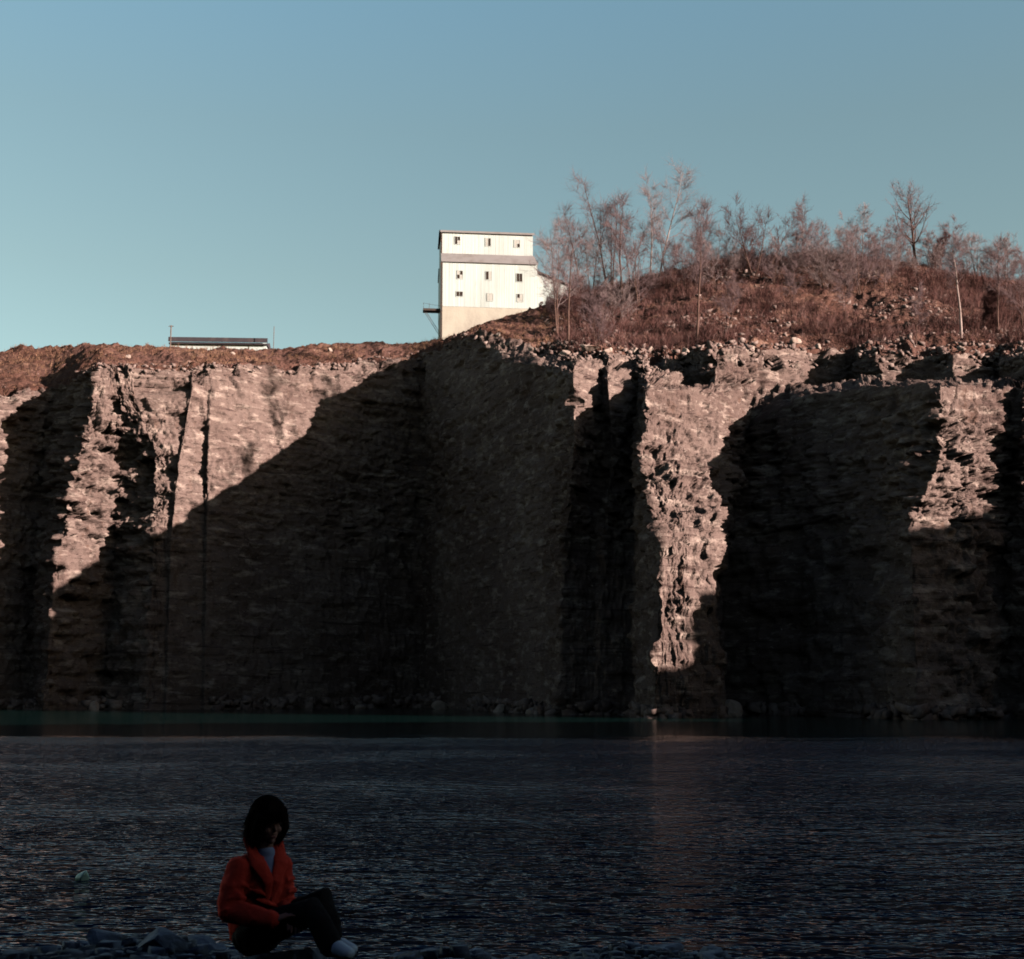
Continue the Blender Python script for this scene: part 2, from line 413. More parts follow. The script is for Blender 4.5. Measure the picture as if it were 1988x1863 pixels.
me = bpy.data.meshes.new('water')
me.from_pydata([(-135, -75, 0), (135, -75, 0), (135, 185, 0), (-135, 185, 0)], [], [(0, 1, 2, 3)])
tag(link('water', me, water_mat()), kind='structure')

# ------------------------------------------------------------------ near bank
def bank_h(x, y):
    edge = 10.6 + 0.9 * np.sin(x * 0.7 + 1) + 0.6 * np.sin(x * 1.9)
    z = 0.42 + 0.05 * (8 - y) * 0.6
    z = z - np.clip((y - (edge - 2.2)) / 2.2, 0, 2) ** 1.5 * 0.75
    z = z - 0.22 * np.clip((x + 0.35) / 0.5, 0, 1) + 0.09 * np.clip((-1.5 - x) / 0.5, 0, 1)
    z = z + 0.09 * fbm(x / 0.8, y / 0.8, x * 0, 4, 200) + 0.10 * fbm(x / 2.6, y / 2.6, x * 0, 2, 210)
    return z
gx = np.linspace(-26, 26, 520); gy = np.linspace(-14, 14, 300)
XX, YY = np.meshgrid(gx, gy, indexing='ij')
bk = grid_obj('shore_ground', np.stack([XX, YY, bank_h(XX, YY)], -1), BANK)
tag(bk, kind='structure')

#PART2
# ------------------------------------------------------------------ mesh builder for made things
class MB:
    def __init__(s): s.v = []; s.f = []; s.mi = []
    def add(s, vs, fs, k=0):
        o = len(s.v); s.v += [tuple(v) for v in vs]; s.f += [tuple(o + i for i in f) for f in fs]; s.mi += [k] * len(fs)
    def box(s, x0, x1, y0, y1, z0, z1, k=0):
        s.add([(x0,y0,z0),(x1,y0,z0),(x1,y1,z0),(x0,y1,z0),(x0,y0,z1),(x1,y0,z1),(x1,y1,z1),(x0,y1,z1)],
              [(0,3,2,1),(4,5,6,7),(0,1,5,4),(1,2,6,5),(2,3,7,6),(3,0,4,7)], k)
    def bar(s, a, b, w, k=0, n=4):
        a = Vector(a); b = Vector(b); d = (b - a).normalized()
        u = d.cross(Vector((0,0,1)) if abs(d.z) < .9 else Vector((1,0,0))).normalized(); v = d.cross(u)
        r = []
        for p in (a, b):
            for i in range(n):
                t = 2 * math.pi * (i + .5) / n; r.append(p + (u * math.cos(t) + v * math.sin(t)) * w)
        s.add(r, [(i, (i + 1) % n, n + (i + 1) % n, n + i) for i in range(n)] + [tuple(range(n))[::-1], tuple(range(n, 2 * n))], k)
    def build(s, name, mats, parent=None, smooth=False):
        me = bpy.data.meshes.new(name); me.from_pydata(s.v, [], s.f)
        for m in (mats if isinstance(mats, (list, tuple)) else [mats]): me.materials.append(m)
        me.polygons.foreach_set('material_index', s.mi); me.update()
        return link(name, me, None, parent, smooth)

# ------------------------------------------------------------------ stone crusher house on the rim
SIDING = mat('white_metal_siding', (0.47, 0.485, 0.455), 0.6, [(0.25, (0.38, 0.385, 0.355), 0.5, 0.75, (1, 1, .2)),
             (1.6, (0.36, 0.27, 0.21), 0.60, 0.8, (1, 1, .12))], [(5, (1, 1, .01), 0.06)], spec=0.3)
CONC = mat('cream_concrete', (0.43, 0.37, 0.30), 0.85, [(0.4, (0.34, 0.28, 0.23), 0.45, 0.7, (1, 1, .5))], [(3, (1, 1, 1), 0.03)])
ROOFM = mat('weathered_roof_metal', (0.235, 0.205, 0.20), 0.7, [(0.6, (0.17, 0.14, 0.13), 0.45, 0.7, (1, 1, 1))], [(8, (1, .05, 1), 0.02)])
DARKM = mat('dark_rusty_steel', (0.05, 0.035, 0.03), 0.7, [(3, (0.09, 0.045, 0.03), 0.5, 0.7, (1, 1, 1))])
INSIDE_DARK = mat('dark_interior_sheet', (0.03, 0.018, 0.014), 0.9, [(2, (0.05, 0.03, 0.02), 0.5, 0.7, (1, 1, 1))])  # dark sheets filling missing panes, coloured as the unlit interior
PANEM = mat('dusty_pane', (0.42, 0.38, 0.34), 0.35, [(2, (0.3, 0.26, 0.23), 0.5, 0.7, (1, 1, 1))], spec=0.5)
D = 200.0
def bz(py): return at(857, py, D).z
o0 = at(857, 657, D); Z0 = o0.z
hs = mill = empty('crusher_house', (o0.x, D, Z0), R(6))
tag(mill, 'tall white metal-clad building with small windows standing at the cliff edge above the quarry', 'building')
zc, ze, zbnd, zw, zr = [bz(p) - Z0 for p in (595, 505.5, 486.5, 445.5, 440)]
mm = D / F
W1_, W2_, DP = 14.9, 14.4, 10.5
m = MB(); m.box(0, W1_ , 0, DP, -6, zc); m.build('concrete_base', CONC, mill)
m = MB(); m.box(-.04, W1_ + .04, -.04, DP + .04, zc, ze); m.build('lower_wall', SIDING, mill)
m = MB(); m.box(.0, W2_, 1.3, DP - 1.3, ze - .5, zw); m.build('upper_wall', SIDING, mill)
m = MB()                                              # pent roof between the two tiers, front and back
for (ya, yb) in ((-.30, 1.31), (DP + .30, DP - 1.31)):
    m.add([(-.15, ya, ze - .12), (W1_ + .15, ya, ze - .12), (W2_ + .12, yb, zbnd), (-.12, yb, zbnd),
           (-.15, ya, ze - .32), (W1_ + .15, ya, ze - .32), (W2_ + .12, yb, zbnd - .3), (-.12, yb, zbnd - .3)],
          [(0,1,2,3),(7,6,5,4),(0,4,5,1),(0,3,7,4),(1,5,6,2)])
m.build('lower_roof', ROOFM, mill)
m = MB()
m.add([(-.25, 1.0, zw - .1), (W2_ + .25, 1.0, zw - .1), (W2_ + .25, DP / 2, zr + 1.0), (-.25, DP / 2, zr + 1.0), (W2_ + .25, DP - 1.0, zw - .1), (-.25, DP - 1.0, zw - .1),
       (-.25, 1.0, zw + .22), (W2_ + .25, 1.0, zw + .22), (W2_ + .25, DP / 2, zr + 1.25), (-.25, DP / 2, zr + 1.25), (W2_ + .25, DP - 1.0, zw + .22), (-.25, DP - 1.0, zw + .22)],
      [(0,3,2,1),(3,5,4,2),(6,7,8,9),(9,8,10,11),(0,1,7,6),(5,11,10,4),(0,6,9,3),(3,9,11,5),(1,2,8,7),(2,4,10,8)])
m.build('upper_roof', ROOFM, mill)
m = MB(); m.box(-.16, .10, -.12, .06, -5.9, zc); m.box(-.2, .10, -.14, .06, zc, ze - .3); m.box(-.16, .08, 1.2, 1.4, zbnd, zw); m.build('corner_shade_strip', DARKM, mill)  # dark left-corner strip stands in for the shaded side wall
m = MB()
for k in range(1, 12): m.box(k * 1.23 - .012, k * 1.23 + .012, -.052, -.035, zc, ze - .35)
m.build('siding_batten', SIDING, mill)
def window(cx, cy, w_, h_, y0, broken, label=None):
    """window centred at photo position cx, cy; broken = which of the four panes are gone, filled by dark sheets"""
    x = (cx - 857) * mm; z = bz(cy) - Z0
    m = MB(); t = .07
    m.box(x - w_/2 - t, x + w_/2 + t, y0 - .07, y0 + .02, z + h_/2, z + h_/2 + t)
    m.box(x - w_/2 - t, x + w_/2 + t, y0 - .07, y0 + .02, z - h_/2 - t, z - h_/2)
    m.box(x - w_/2 - t, x - w_/2, y0 - .07, y0 + .02, z - h_/2, z + h_/2)
    m.box(x + w_/2, x + w_/2 + t, y0 - .07, y0 + .02, z - h_/2, z + h_/2)
    m.box(x - .02, x + .02, y0 - .055, y0 + .02, z - h_/2, z + h_/2)
    fr = m.build('window', SIDING, mill)
    if label: fr['label'] = label
    m = MB(); q = 0
    for ix in (0, 1):
        for iz in (0, 1):
            xa = x - w_/2 + ix * w_/2; za = z - h_/2 + iz * h_/2
            k = 0 if q in broken else 1; q += 1
            m.box(xa + .02, xa + w_/2 - .02, y0 - .035, y0 + .01, za + .0, za + h_/2, k)
    m.build('pane', [INSIDE_DARK, PANEM], fr)
yl, yu = -.04, 1.3
window(889, 461, .86, 1.2, yu, (0, 1, 3)); window(951.5, 462.5, .8, 1.25, yu, (2, 3)); window(1011, 463.5, .86, 1.2, yu, (2,))
window(893, 533, .9, 1.25, yl, (0, 3)); window(951.5, 533, .9, 1.3, yl, (0, 1)); window(1014, 535, .9, 1.3, yl, (0, 1, 2, 3))
window(892.5, 570.5, 1.0, .75, yl, (0, 1, 2, 3)); window(954, 575, .9, 1.2, yl, (), 'window with all its pale panes left')
window(1015, 574.5, .9, 1.2, yl, (1,))
# steel loading platform sticking out on the left
m = MB(); zp = bz(601) - Z0
m.box(-2.85, -.17, .4, 1.9, zp - .12, zp + .22); pf = m.build('loading_platform', DARKM, mill)
m = MB()
for x in (-2.8, -1.9): m.bar((x, .45, zp + .2), (x, .45, zp + 1.1), .035)
m.bar((-2.85, .45, zp + 1.05), (-.2, .45, zp + .65), .025); m.build('railing', DARKM, pf)
for dx, zz in ((-2.75, -4.2), (-2.45, -3.7)):
    m = MB(); m.bar((dx, .8, zp - .1), (-.15, .8, zp + zz), .05); m.build('brace', DARKM, mill)
# lean-to annex on the right, its roof falling to the right behind the trees
m = MB(); za = bz(521) - Z0; x1 = W1_ + 7.4; zb_ = bz(556) - Z0
m.add([(W1_ + .05, .8, -4), (x1, .8, -4), (x1, .8, zb_), (W1_ + .05, .8, za), (W1_ + .05, 8, -4), (x1, 8, -4), (x1, 8, zb_), (W1_ + .05, 8, za)],
      [(0,1,2,3),(5,4,7,6),(1,5,6,2),(4,0,3,7),(3,2,6,7)])
an = m.build('annex_wall', SIDING, mill)
m = MB()
m.add([(W1_ + .05, .5, za + .05), (x1 + .4, .5, zb_ - .1), (x1 + .4, 8.3, zb_ - .1), (W1_ + .05, 8.3, za + .05),
       (W1_ + .05, .5, za + .3), (x1 + .4, .5, zb_ + .15), (x1 + .4, 8.3, zb_ + .15), (W1_ + .05, 8.3, za + .3)],
      [(0,3,2,1),(4,5,6,7),(0,1,5,4),(1,2,6,5),(2,3,7,6),(3,0,4,7)])
m.build('annex_roof', DARKM, an)

# ------------------------------------------------------------------ long low shed and its two poles, behind the left rim
DS = 191.0
a = at(329, 671, DS); b = at(516, 671, DS)
shed = empty('storage_shed', (a.x, DS, a.z), R(3)); tag(shed, 'long low white shed with a dark roof on the skyline above the left cliff', 'shed')
Ls = b.x - a.x
m = MB(); m.box(.1, Ls - .1, .3, 5.0, -2.5, .62); m.build('wall', SIDING, shed)
m = MB(); zt = at(329, 655.5, DS).z - a.z
m.add([(-.1, -.2, .38), (Ls + .1, -.2, .38), (Ls + .1, 2.65, zt), (-.1, 2.65, zt), (Ls + .1, 5.5, .38), (-.1, 5.5, .38),
       (-.1, -.2, .25), (Ls + .1, -.2, .25), (Ls + .1, 5.5, .25), (-.1, 5.5, .25)],
      [(0,1,2,3),(3,2,4,5),(6,9,8,7),(0,6,7,1),(5,4,8,9),(0,3,5,9,6),(1,7,8,4,2)])
ROOFD = mat('dark_roofing', (0.045, 0.035, 0.04), 0.85, [(1, (0.07, 0.05, 0.05), 0.45, 0.7, (1, 1, 1))])
m.box(-.15, Ls + .15, -.3, -.2, .55, 1.2); m.box(-.15, Ls + .15, 5.5, 5.6, .55, 1.2)
m.build('roof', ROOFD, shed)
WOODP = mat('grey_pole_wood', (0.14, 0.10, 0.085), 0.9, [(4, (0.08, 0.055, 0.045), 0.45, 0.7, (1, 1, .1))])
for (px, pt, lab, rr, cross) in ((330.5, 632, 'dark pole with a short crossarm at the left end of the long low shed', .09, 1),
                                 (531, 634, 'thin pale pole standing right of the long low shed', .05, 0)):
    p = at(px, 676, DS - 1.5); t = at(px, pt, DS - 1.5)
    e = empty('utility_pole', (p.x, p.y, p.z - 1)); tag(e, lab, 'pole', 'poles beside the low shed')
    m = MB(); m.bar((0, 0, 0), (0, 0, t.z - p.z + 1), rr, 0, 8); m.build('pole_shaft', WOODP, e)
    if cross:
        m = MB(); zz = t.z - p.z + .85; m.bar((-.35, 0, zz), (.35, 0, zz), .07); m.build('crossarm', WOODP, e)

# ------------------------------------------------------------------ bare trees
def tree_mat(name, c, c2): return mat(name, c, 0.9, [(3, c2, 0.45, 0.65, (1, 1, .3))], spec=0.1)
BARK = tree_mat('brown_bark', (0.13, 0.072, 0.058), (0.07, 0.038, 0.03))
PALE = tree_mat('pale_bark', (0.33, 0.24, 0.215), (0.19, 0.125, 0.11))
TWIG = tree_mat('red_brown_twigs', (0.19, 0.12, 0.122), (0.10, 0.06, 0.058))
PTWIG = tree_mat('pale_twigs', (0.26, 0.18, 0.175), (0.17, 0.115, 0.11))
DTWIG = tree_mat('dark_twigs', (0.11, 0.05, 0.045), (0.07, 0.03, 0.028))

def segs_mesh(name, segs, n, m, parent):
    A = np.array([s[0] for s in segs]); B = np.array([s[1] for s in segs])
    ra = np.array([s[2] for s in segs]); rb = np.array([s[3] for s in segs])
    d = B - A; d /= np.linalg.norm(d, axis=1, keepdims=True) + 1e-9
    h = np.where(np.abs(d[:, 2:3]) < .9, np.array([[0, 0, 1.]]), np.array([[1., 0, 0]]))
    u = np.cross(d, h); u /= np.linalg.norm(u, axis=1, keepdims=True); v = np.cross(d, u)
    V = np.zeros((len(segs), 2 * n, 3))
    for i in range(n):
        t = 2 * math.pi * i / n; o = u * math.cos(t) + v * math.sin(t)
        V[:, i] = A + o * ra[:, None]; V[:, n + i] = B + o * rb[:, None]
    base = (np.arange(len(segs)) * 2 * n)[:, None]
    Q = np.concatenate([base + np.array([[i, (i + 1) % n, n + (i + 1) % n, n + i]]) for i in range(n)])
    return mesh_np(name, V.reshape(-1, 3), Q, m, parent)

def grow(rnd, height, stems=1, spread=.5, crown0=.35, limbs=11, r0=None, lean=(0, 0), dens=1.0, stem_spread=.12, twig_r=.0115, droop=0):
    trunk, twigs = [], []
    r0 = r0 or height * .012
    def path(p, d, L, r, n, wob, up, out, tip=.25):
        pts = [p]; step = L / n
        for i in range(n):
            d = (d + Vector((rnd.gauss(0, wob), rnd.gauss(0, wob), rnd.gauss(0, wob) + up))).normalized()
            q = p + d * step
            ra = r * (1 - (1 - tip) * i / n); rb = r * (1 - (1 - tip) * (i + 1) / n)
            out.append((tuple(p), tuple(q), ra, rb)); p = q; pts.append(p)
        return pts
    def side(d, ang):
        a = Vector((rnd.gauss(0, 1), rnd.gauss(0, 1), rnd.gauss(0, .4)))
        a = (a - d * a.dot(d)).normalized()
        return (d * math.cos(ang) + a * math.sin(ang)).normalized()
    for s_ in range(stems):
        an = rnd.uniform(0, 6.28); ss = 0 if stems == 1 else stem_spread * rnd.uniform(.5, 1.5)
        d = Vector((math.cos(an) * ss + lean[0], math.sin(an) * ss + lean[1], 1)).normalized()
        H = height * (1 if s_ == 0 else rnd.uniform(.68, .97))
        r = r0 * (1 if stems == 1 else .75)
        tp = path(Vector((math.cos(an) * .05 * (stems > 1), math.sin(an) * .05 * (stems > 1), -.7)), d, H + .7, r, 12, .032, .012, trunk, .12)
        limbs = int(limbs * (1.25 if s_ == 0 else 1)) if s_ == 0 else limbs
        for l in range(limbs):
            t = crown0 + (1 - crown0) * (l + rnd.random()) / limbs; t = min(t, .98)
            i = int(t * 12); f = t * 12 - i; p = tp[i].lerp(tp[min(i + 1, 12)], f)
            dd = (tp[min(i + 1, 12)] - tp[i]).normalized()
            LL = height * spread * (1.05 - t * .72) * rnd.uniform(.6, 1.2) * .78
            rl = r * (1 - .85 * t) * .5
            lp = path(p, side(dd, R(rnd.uniform(32, 66))), LL, rl, 6, .10, .085 - droop, trunk if rl > .06 else twigs, .3)
            nb = int(8 * dens) + 1
            for b_ in range(nb):
                tt = rnd.uniform(.15, 1); ii = min(int(tt * 6), 5); pb = lp[ii].lerp(lp[ii + 1], tt * 6 - ii)
                db = (lp[ii + 1] - lp[ii]).normalized()
                bp = path(pb, side(db, R(rnd.uniform(25, 55))), LL * rnd.uniform(.25, .55), max(rl * .34, twig_r * 1.1), 3, .14, .05 - droop, twigs, .4)
                for c_ in range(int(5 * dens) + 1):
                    k = rnd.randrange(0, 3); pc = bp[k].lerp(bp[k + 1], rnd.random())
                    dc = (bp[k + 1] - bp[k]).normalized()
                    path(pc, side(dc, R(rnd.uniform(20, 50))), rnd.uniform(.6, 1.8) * height / 15, twig_r, 2, .10, .05 - droop, twigs, .35)
    return trunk, twigs

def tree(px, basey, topy, label, depth=None, bark=BARK, twig=TWIG, group='bare trees on the spoil hill', cat='tree', seed=0, **kw):
    rnd = random.Random(seed * 101 + int(px))
    p = None
    if depth is None:
        p = hit(px, basey, BP)
    if p is None:
        q = at(px, basey, depth or 172); z = ground_z(q.x, q.y); p = Vector((q.x, q.y, z if z is not None else q.z))
    H = (at(px, topy, p.y).z - p.z) * 0.95
    e = empty('bare_tree', p); tag(e, label, cat, group)
    trk, tw = grow(rnd, H, **kw)
    segs_mesh('trunk', trk, 6, bark, e)
    segs_mesh('crown', tw, 3, twig, e)
    return e

TREES = [
 # px, base y, top y, depth, bark, twigs, label, kwargs
 (1082, 640, 424, 150, BARK, PTWIG, 'bare tree with a hazy pinkish crown just right of the white building', dict(stems=2, limbs=13, spread=.55, crown0=.3)),
 (1104, 668, 440, None, BARK, TWIG, 'slim dark-stemmed bare tree rooted at the cliff rim below the white building', dict(limbs=12, crown0=.4, spread=.5)),
 (1136, 585, 398, 178, BARK, TWIG, 'bare tree leaning left, between the building and the dark clump of stems', dict(lean=(-.2, 0), limbs=12, spread=.5)),
 (1150, 590, 436, 172, BARK, PTWIG, 'low twiggy tree in front of the left-leaning tree', dict(stems=3, limbs=9, spread=.6, crown0=.2)),
 (1184, 588, 348, 178, BARK, TWIG, 'tall bare tree of several dark stems rising from one base left of the hill', dict(stems=4, limbs=10, crown0=.35, spread=.42, r0=.2, stem_spread=.16)),
 (1205, 580, 392, 170, BARK, TWIG, 'bare tree with one straight dark stem right beside the clump of dark stems', dict(limbs=13, spread=.45, crown0=.3, r0=.17)),
 (1226, 572, 410, 176, BARK, TWIG, 'forked bare tree between the dark stems and the two tall pale trees', dict(stems=2, limbs=10, spread=.5, stem_spread=.2)),
 (1262, 560, 345, 180, PALE, PTWIG, 'left of the two tall pale-barked trees, standing straight', dict(limbs=13, spread=.42, crown0=.35, r0=.15)),
 (1278, 552, 316, 182, PALE, PTWIG, 'tallest pale-barked tree, leaning right, the top of the tree line', dict(lean=(.11, 0), limbs=14, spread=.42, crown0=.35, r0=.16)),
 (1240, 565, 440, 168, BARK, TWIG, 'short brown twiggy tree below the left pale-barked tree', dict(stems=3, limbs=8, spread=.6, crown0=.15)),
 (1296, 545, 440, 175, BARK, TWIG, 'low twiggy tree at the foot of the tallest pale tree', dict(stems=3, limbs=9, spread=.6, crown0=.2)),
 (1352, 664, 392, None, BARK, TWIG, 'slender lone tree with a crooked bare stem on the front slope of the hill', dict(limbs=15, crown0=.5, spread=.34, r0=.15)),
 (1356, 520, 402, 178, BARK, TWIG, 'hazy upright tree on the left shoulder of the hill', dict(stems=2, limbs=12, spread=.5, crown0=.2)),
 (1428, 500, 436, 178, BARK, TWIG, 'small sprawling tree left of the round-headed tree on the hill', dict(stems=3, limbs=8, spread=.8, crown0=.2, stem_spread=.3)),
 (1463, 504, 402, 176, BARK, DTWIG, 'round-headed dark tree forking low on the crest of the hill', dict(stems=3, limbs=9, spread=.75, crown0=.35, stem_spread=.35, r0=.15)),
 (1484, 504, 418, 177, BARK, DTWIG, 'dark tree leaning right beside the round-headed tree', dict(lean=(.42, 0), limbs=9, spread=.7, crown0=.4, r0=.13)),
 (1560, 502, 392, 180, BARK, TWIG, 'bare tree with a pointed hazy top on the middle of the hill crest', dict(stems=2, limbs=12, spread=.6, crown0=.2)),
 (1588, 500, 432, 176, BARK, TWIG, 'low wide twiggy tree right of the pointed tree', dict(stems=4, limbs=8, spread=.8, crown0=.15, stem_spread=.3)),
 (1638, 500, 424, 180, BARK, PTWIG, 'low thin hazy tree in the gap right of mid crest', dict(stems=3, limbs=9, spread=.7, crown0=.15)),
 (1672, 505, 402, 181, PALE, PTWIG, 'pale thin tree left of the tall tree on the right', dict(limbs=12, spread=.5, crown0=.25)),
 (1706, 510, 424, 176, BARK, TWIG, 'dark narrow tree left of the tall tree on the right', dict(stems=2, limbs=11, spread=.45, crown0=.2)),
 (1778, 520, 372, 176, BARK, TWIG, 'tall dark tree with a wide fan crown on the right of the hill', dict(limbs=19, spread=.72, crown0=.25, r0=.27, dens=1.2)),
 (1740, 515, 440, 178, BARK, TWIG, 'low twiggy tree close left of the tall fan-crowned tree', dict(stems=3, limbs=9, spread=.7, crown0=.2)),
 (1812, 524, 448, 174, BARK, DTWIG, 'dense dark leaning tree right of the tall fan-crowned tree', dict(lean=(.35, 0), stems=3, limbs=12, spread=.42, crown0=.1, dens=1.6, stem_spread=.1)),
 (1850, 528, 436, 178, BARK, TWIG, 'hazy bare tree behind the pale-stemmed tree on the right', dict(stems=2, limbs=11, spread=.7, crown0=.2)),
 (1866, 655, 470, None, PALE, TWIG, 'tree with a straight pale stem standing on the right slope', dict(limbs=14, crown0=.55, spread=.5, r0=.16)),
 (1896, 545, 452, 176, BARK, PTWIG, 'wide low bare tree at the right shoulder of the hill', dict(stems=3, limbs=10, spread=.8, crown0=.2)),
 (1938, 640, 470, 135, BARK, TWIG, 'thin bare tree near the right edge beside the dark stump', dict(limbs=13, crown0=.45, spread=.5)),
 (1955, 560, 458, 172, BARK, PTWIG, 'pinkish hazy tree on the skyline near the right edge', dict(stems=3, limbs=10, spread=.7, crown0=.2)),
 (1980, 640, 480, 136, BARK, TWIG, 'bare tree cut by the right edge of the picture', dict(stems=2, limbs=11, spread=.6, crown0=.3)),
 (1778, 672, 560, None, BARK, TWIG, 'small dark sapling at the rim below the tall fan-crowned tree', dict(limbs=9, crown0=.4, spread=.5)),
 (1420, 640, 530, None, BARK, TWIG, 'sapling on the slope right of the slender lone tree', dict(stems=2, limbs=9, crown0=.3, spread=.5)),
 (1160, 672, 560, None, BARK, TWIG, 'short twiggy sapling at the rim right of the slim dark-stemmed tree', dict(stems=3, limbs=9, crown0=.2, spread=.6)),
 (1640, 620, 520, None, BARK, TWIG, 'upright sapling on the middle of the hillside', dict(stems=2, limbs=9, crown0=.3, spread=.5)),
 (1540, 600, 510, None, BARK, TWIG, 'pale twiggy sapling left of the middle of the hillside', dict(stems=2, limbs=9, crown0=.3, spread=.5)),
 (1120, 625, 545, None, BARK, DTWIG, 'dark twisted shrub tree on the slope right of the annex', dict(stems=4, limbs=8, crown0=.2, spread=.8, stem_spread=.4)),
 (1924, 640, 556, None, BARK, DTWIG, 'short thick dark tree smothered in growth near the right edge', dict(stems=2, limbs=26, crown0=.08, spread=.28, dens=2.2, r0=.3, stem_spread=.03)),
 (1052, 606, 586, None, BARK, DTWIG, 'small dark upright bush in front of the annex wall', dict(stems=2, limbs=14, crown0=.05, spread=.4, dens=1.5, r0=.06, stem_spread=.1)),
]
for i, (px, by, ty, dp, bk_, tw_, lab, kw) in enumerate(TREES):
    if dp and 1240 <= px <= 1760: dp -= 9
    tree(px, by, ty, lab, dp, bk_, tw_, seed=i + 1, cat='bush' if 'bush' in lab else 'tree', **kw)

rs = random.Random(77)
for k in range(28):
    px = 1325 + k * 24 + rs.uniform(-10, 10); top = rs.uniform(440, 484) + (px > 1850) * 24
    tree(px, 505, top, 'thin hazy leafless sapling among many along the crest of the hill', rs.uniform(160, 170) if px < 1750 else rs.uniform(168, 180), BARK, rs.choice((TWIG, PTWIG)),
         group='thin saplings on the hill crest', seed=200 + k, stems=rs.choice((2, 3, 4)), limbs=7, spread=rs.uniform(.5, .8), crown0=.12, stem_spread=.22)
for k in range(9):
    px = 1075 + k * 26 + rs.uniform(-8, 8)
    tree(px, 600, rs.uniform(490, 545), 'thin leafless sapling in the thicket between the white building and the hill', rs.uniform(150, 178), BARK, rs.choice((TWIG, PTWIG)),
         group='thin saplings beside the white building', seed=300 + k, stems=rs.choice((2, 3, 4)), limbs=7, spread=rs.uniform(.5, .8), crown0=.1, stem_spread=.2)

# ------------------------------------------------------------------ scrub covering the hill
def scrub(name, N, rows, xr, hmin, hmax, m, seed, thr, blades=5, lean=.35):
    g = np.random.default_rng(seed)
    r0, r1 = np.searchsorted(ROWS, rows[0]), np.searchsorted(ROWS, rows[1])
    A = G2[:, r0:r1]; nu, nv = A.shape[:2]
    # choose by area so the cover is even
    a = np.linalg.norm(np.cross(A[1:, :-1] - A[:-1, :-1], A[:-1, 1:] - A[:-1, :-1]), axis=2)
    a = a * ((A[:-1, :-1, 0] > xr[0]) & (A[:-1, :-1, 0] < xr[1]) & (A[:-1, :-1, 1] > 95))
    p = (a / a.sum()).ravel(); idx = g.choice(p.size, N, p=p); iu, iv = np.unravel_index(idx, a.shape)
    fu, fv = g.random(N)[:, None], g.random(N)[:, None]
    P = A[iu, iv] * (1 - fu) * (1 - fv) + A[iu + 1, iv] * fu * (1 - fv) + A[iu, iv + 1] * (1 - fu) * fv + A[iu + 1, iv + 1] * fu * fv
    k = fbm(P[:, 0] / 6, P[:, 1] / 6, P[:, 2] / 6, 3, 300 + seed) + g.normal(0, .12, N)
    keep = k > thr; P = P[keep]; k = k[keep]; N = len(P)
    H = g.uniform(hmin, hmax, N) * np.clip(.7 + 1.2 * k, .4, 1.6)
    V = []; 
    for b in range(blades):
        an = g.uniform(0, 6.28, N); ln = g.uniform(.1, 1, N) * lean * 2
        tip = P + np.stack([np.cos(an) * ln * H, np.sin(an) * ln * H, H * g.uniform(.5, 1, N)], 1)
        off = np.stack([np.cos(an + 1.57), np.sin(an + 1.57), 0 * an], 1) * (0.02 + .012 * g.random(N))[:, None]
        root = P + g.normal(0, .08, (N, 3)) * [1, 1, 0] - [0, 0, .15]
        V.append(np.stack([root - off, root + off, tip], 1))
        mid = root + (tip - root) * g.uniform(.35, .75, N)[:, None]
        an2 = g.uniform(0, 6.28, N)
        t2 = mid + np.stack([np.cos(an2) * .35 * H, np.sin(an2) * .35 * H, H * .3], 1)
        V.append(np.stack([mid - off * .7, mid + off * .7, t2], 1))
    V = np.concatenate(V).reshape(-1, 3)
    return tag(mesh_np(name, V, np.arange(len(V)).reshape(-1, 3), m), kind='stuff')
SCRUB = mat('dry_scrub', (0.125, 0.056, 0.05), 0.95, [(0.12, (0.07, 0.03, 0.026), 0.45, 0.6, (1, 1, 1)), (0.8, (0.26, 0.155, 0.14), 0.52, 0.68, (1, 1, 1))], spec=0.05)
GRASSM = mat('dead_grass', (0.26, 0.14, 0.09), 0.95, [(0.3, (0.14, 0.065, 0.045), 0.45, 0.62, (1, 1, 1))], spec=0.05)
o = scrub('hillside_scrub', 52000, (5.25, 7.9), (5, 75), .6, 1.9, SCRUB, 1, -.22)
tag(o, 'tangled red-brown leafless scrub covering the spoil hill behind the cliff', 'scrub')
o = scrub('dry_grass', 22000, (5.1, 7.6), (-85, 8), .2, .75, GRASSM, 2, -.05, blades=4)
tag(o, 'short dry brown grass and weeds on the ground above the left cliff', 'grass')

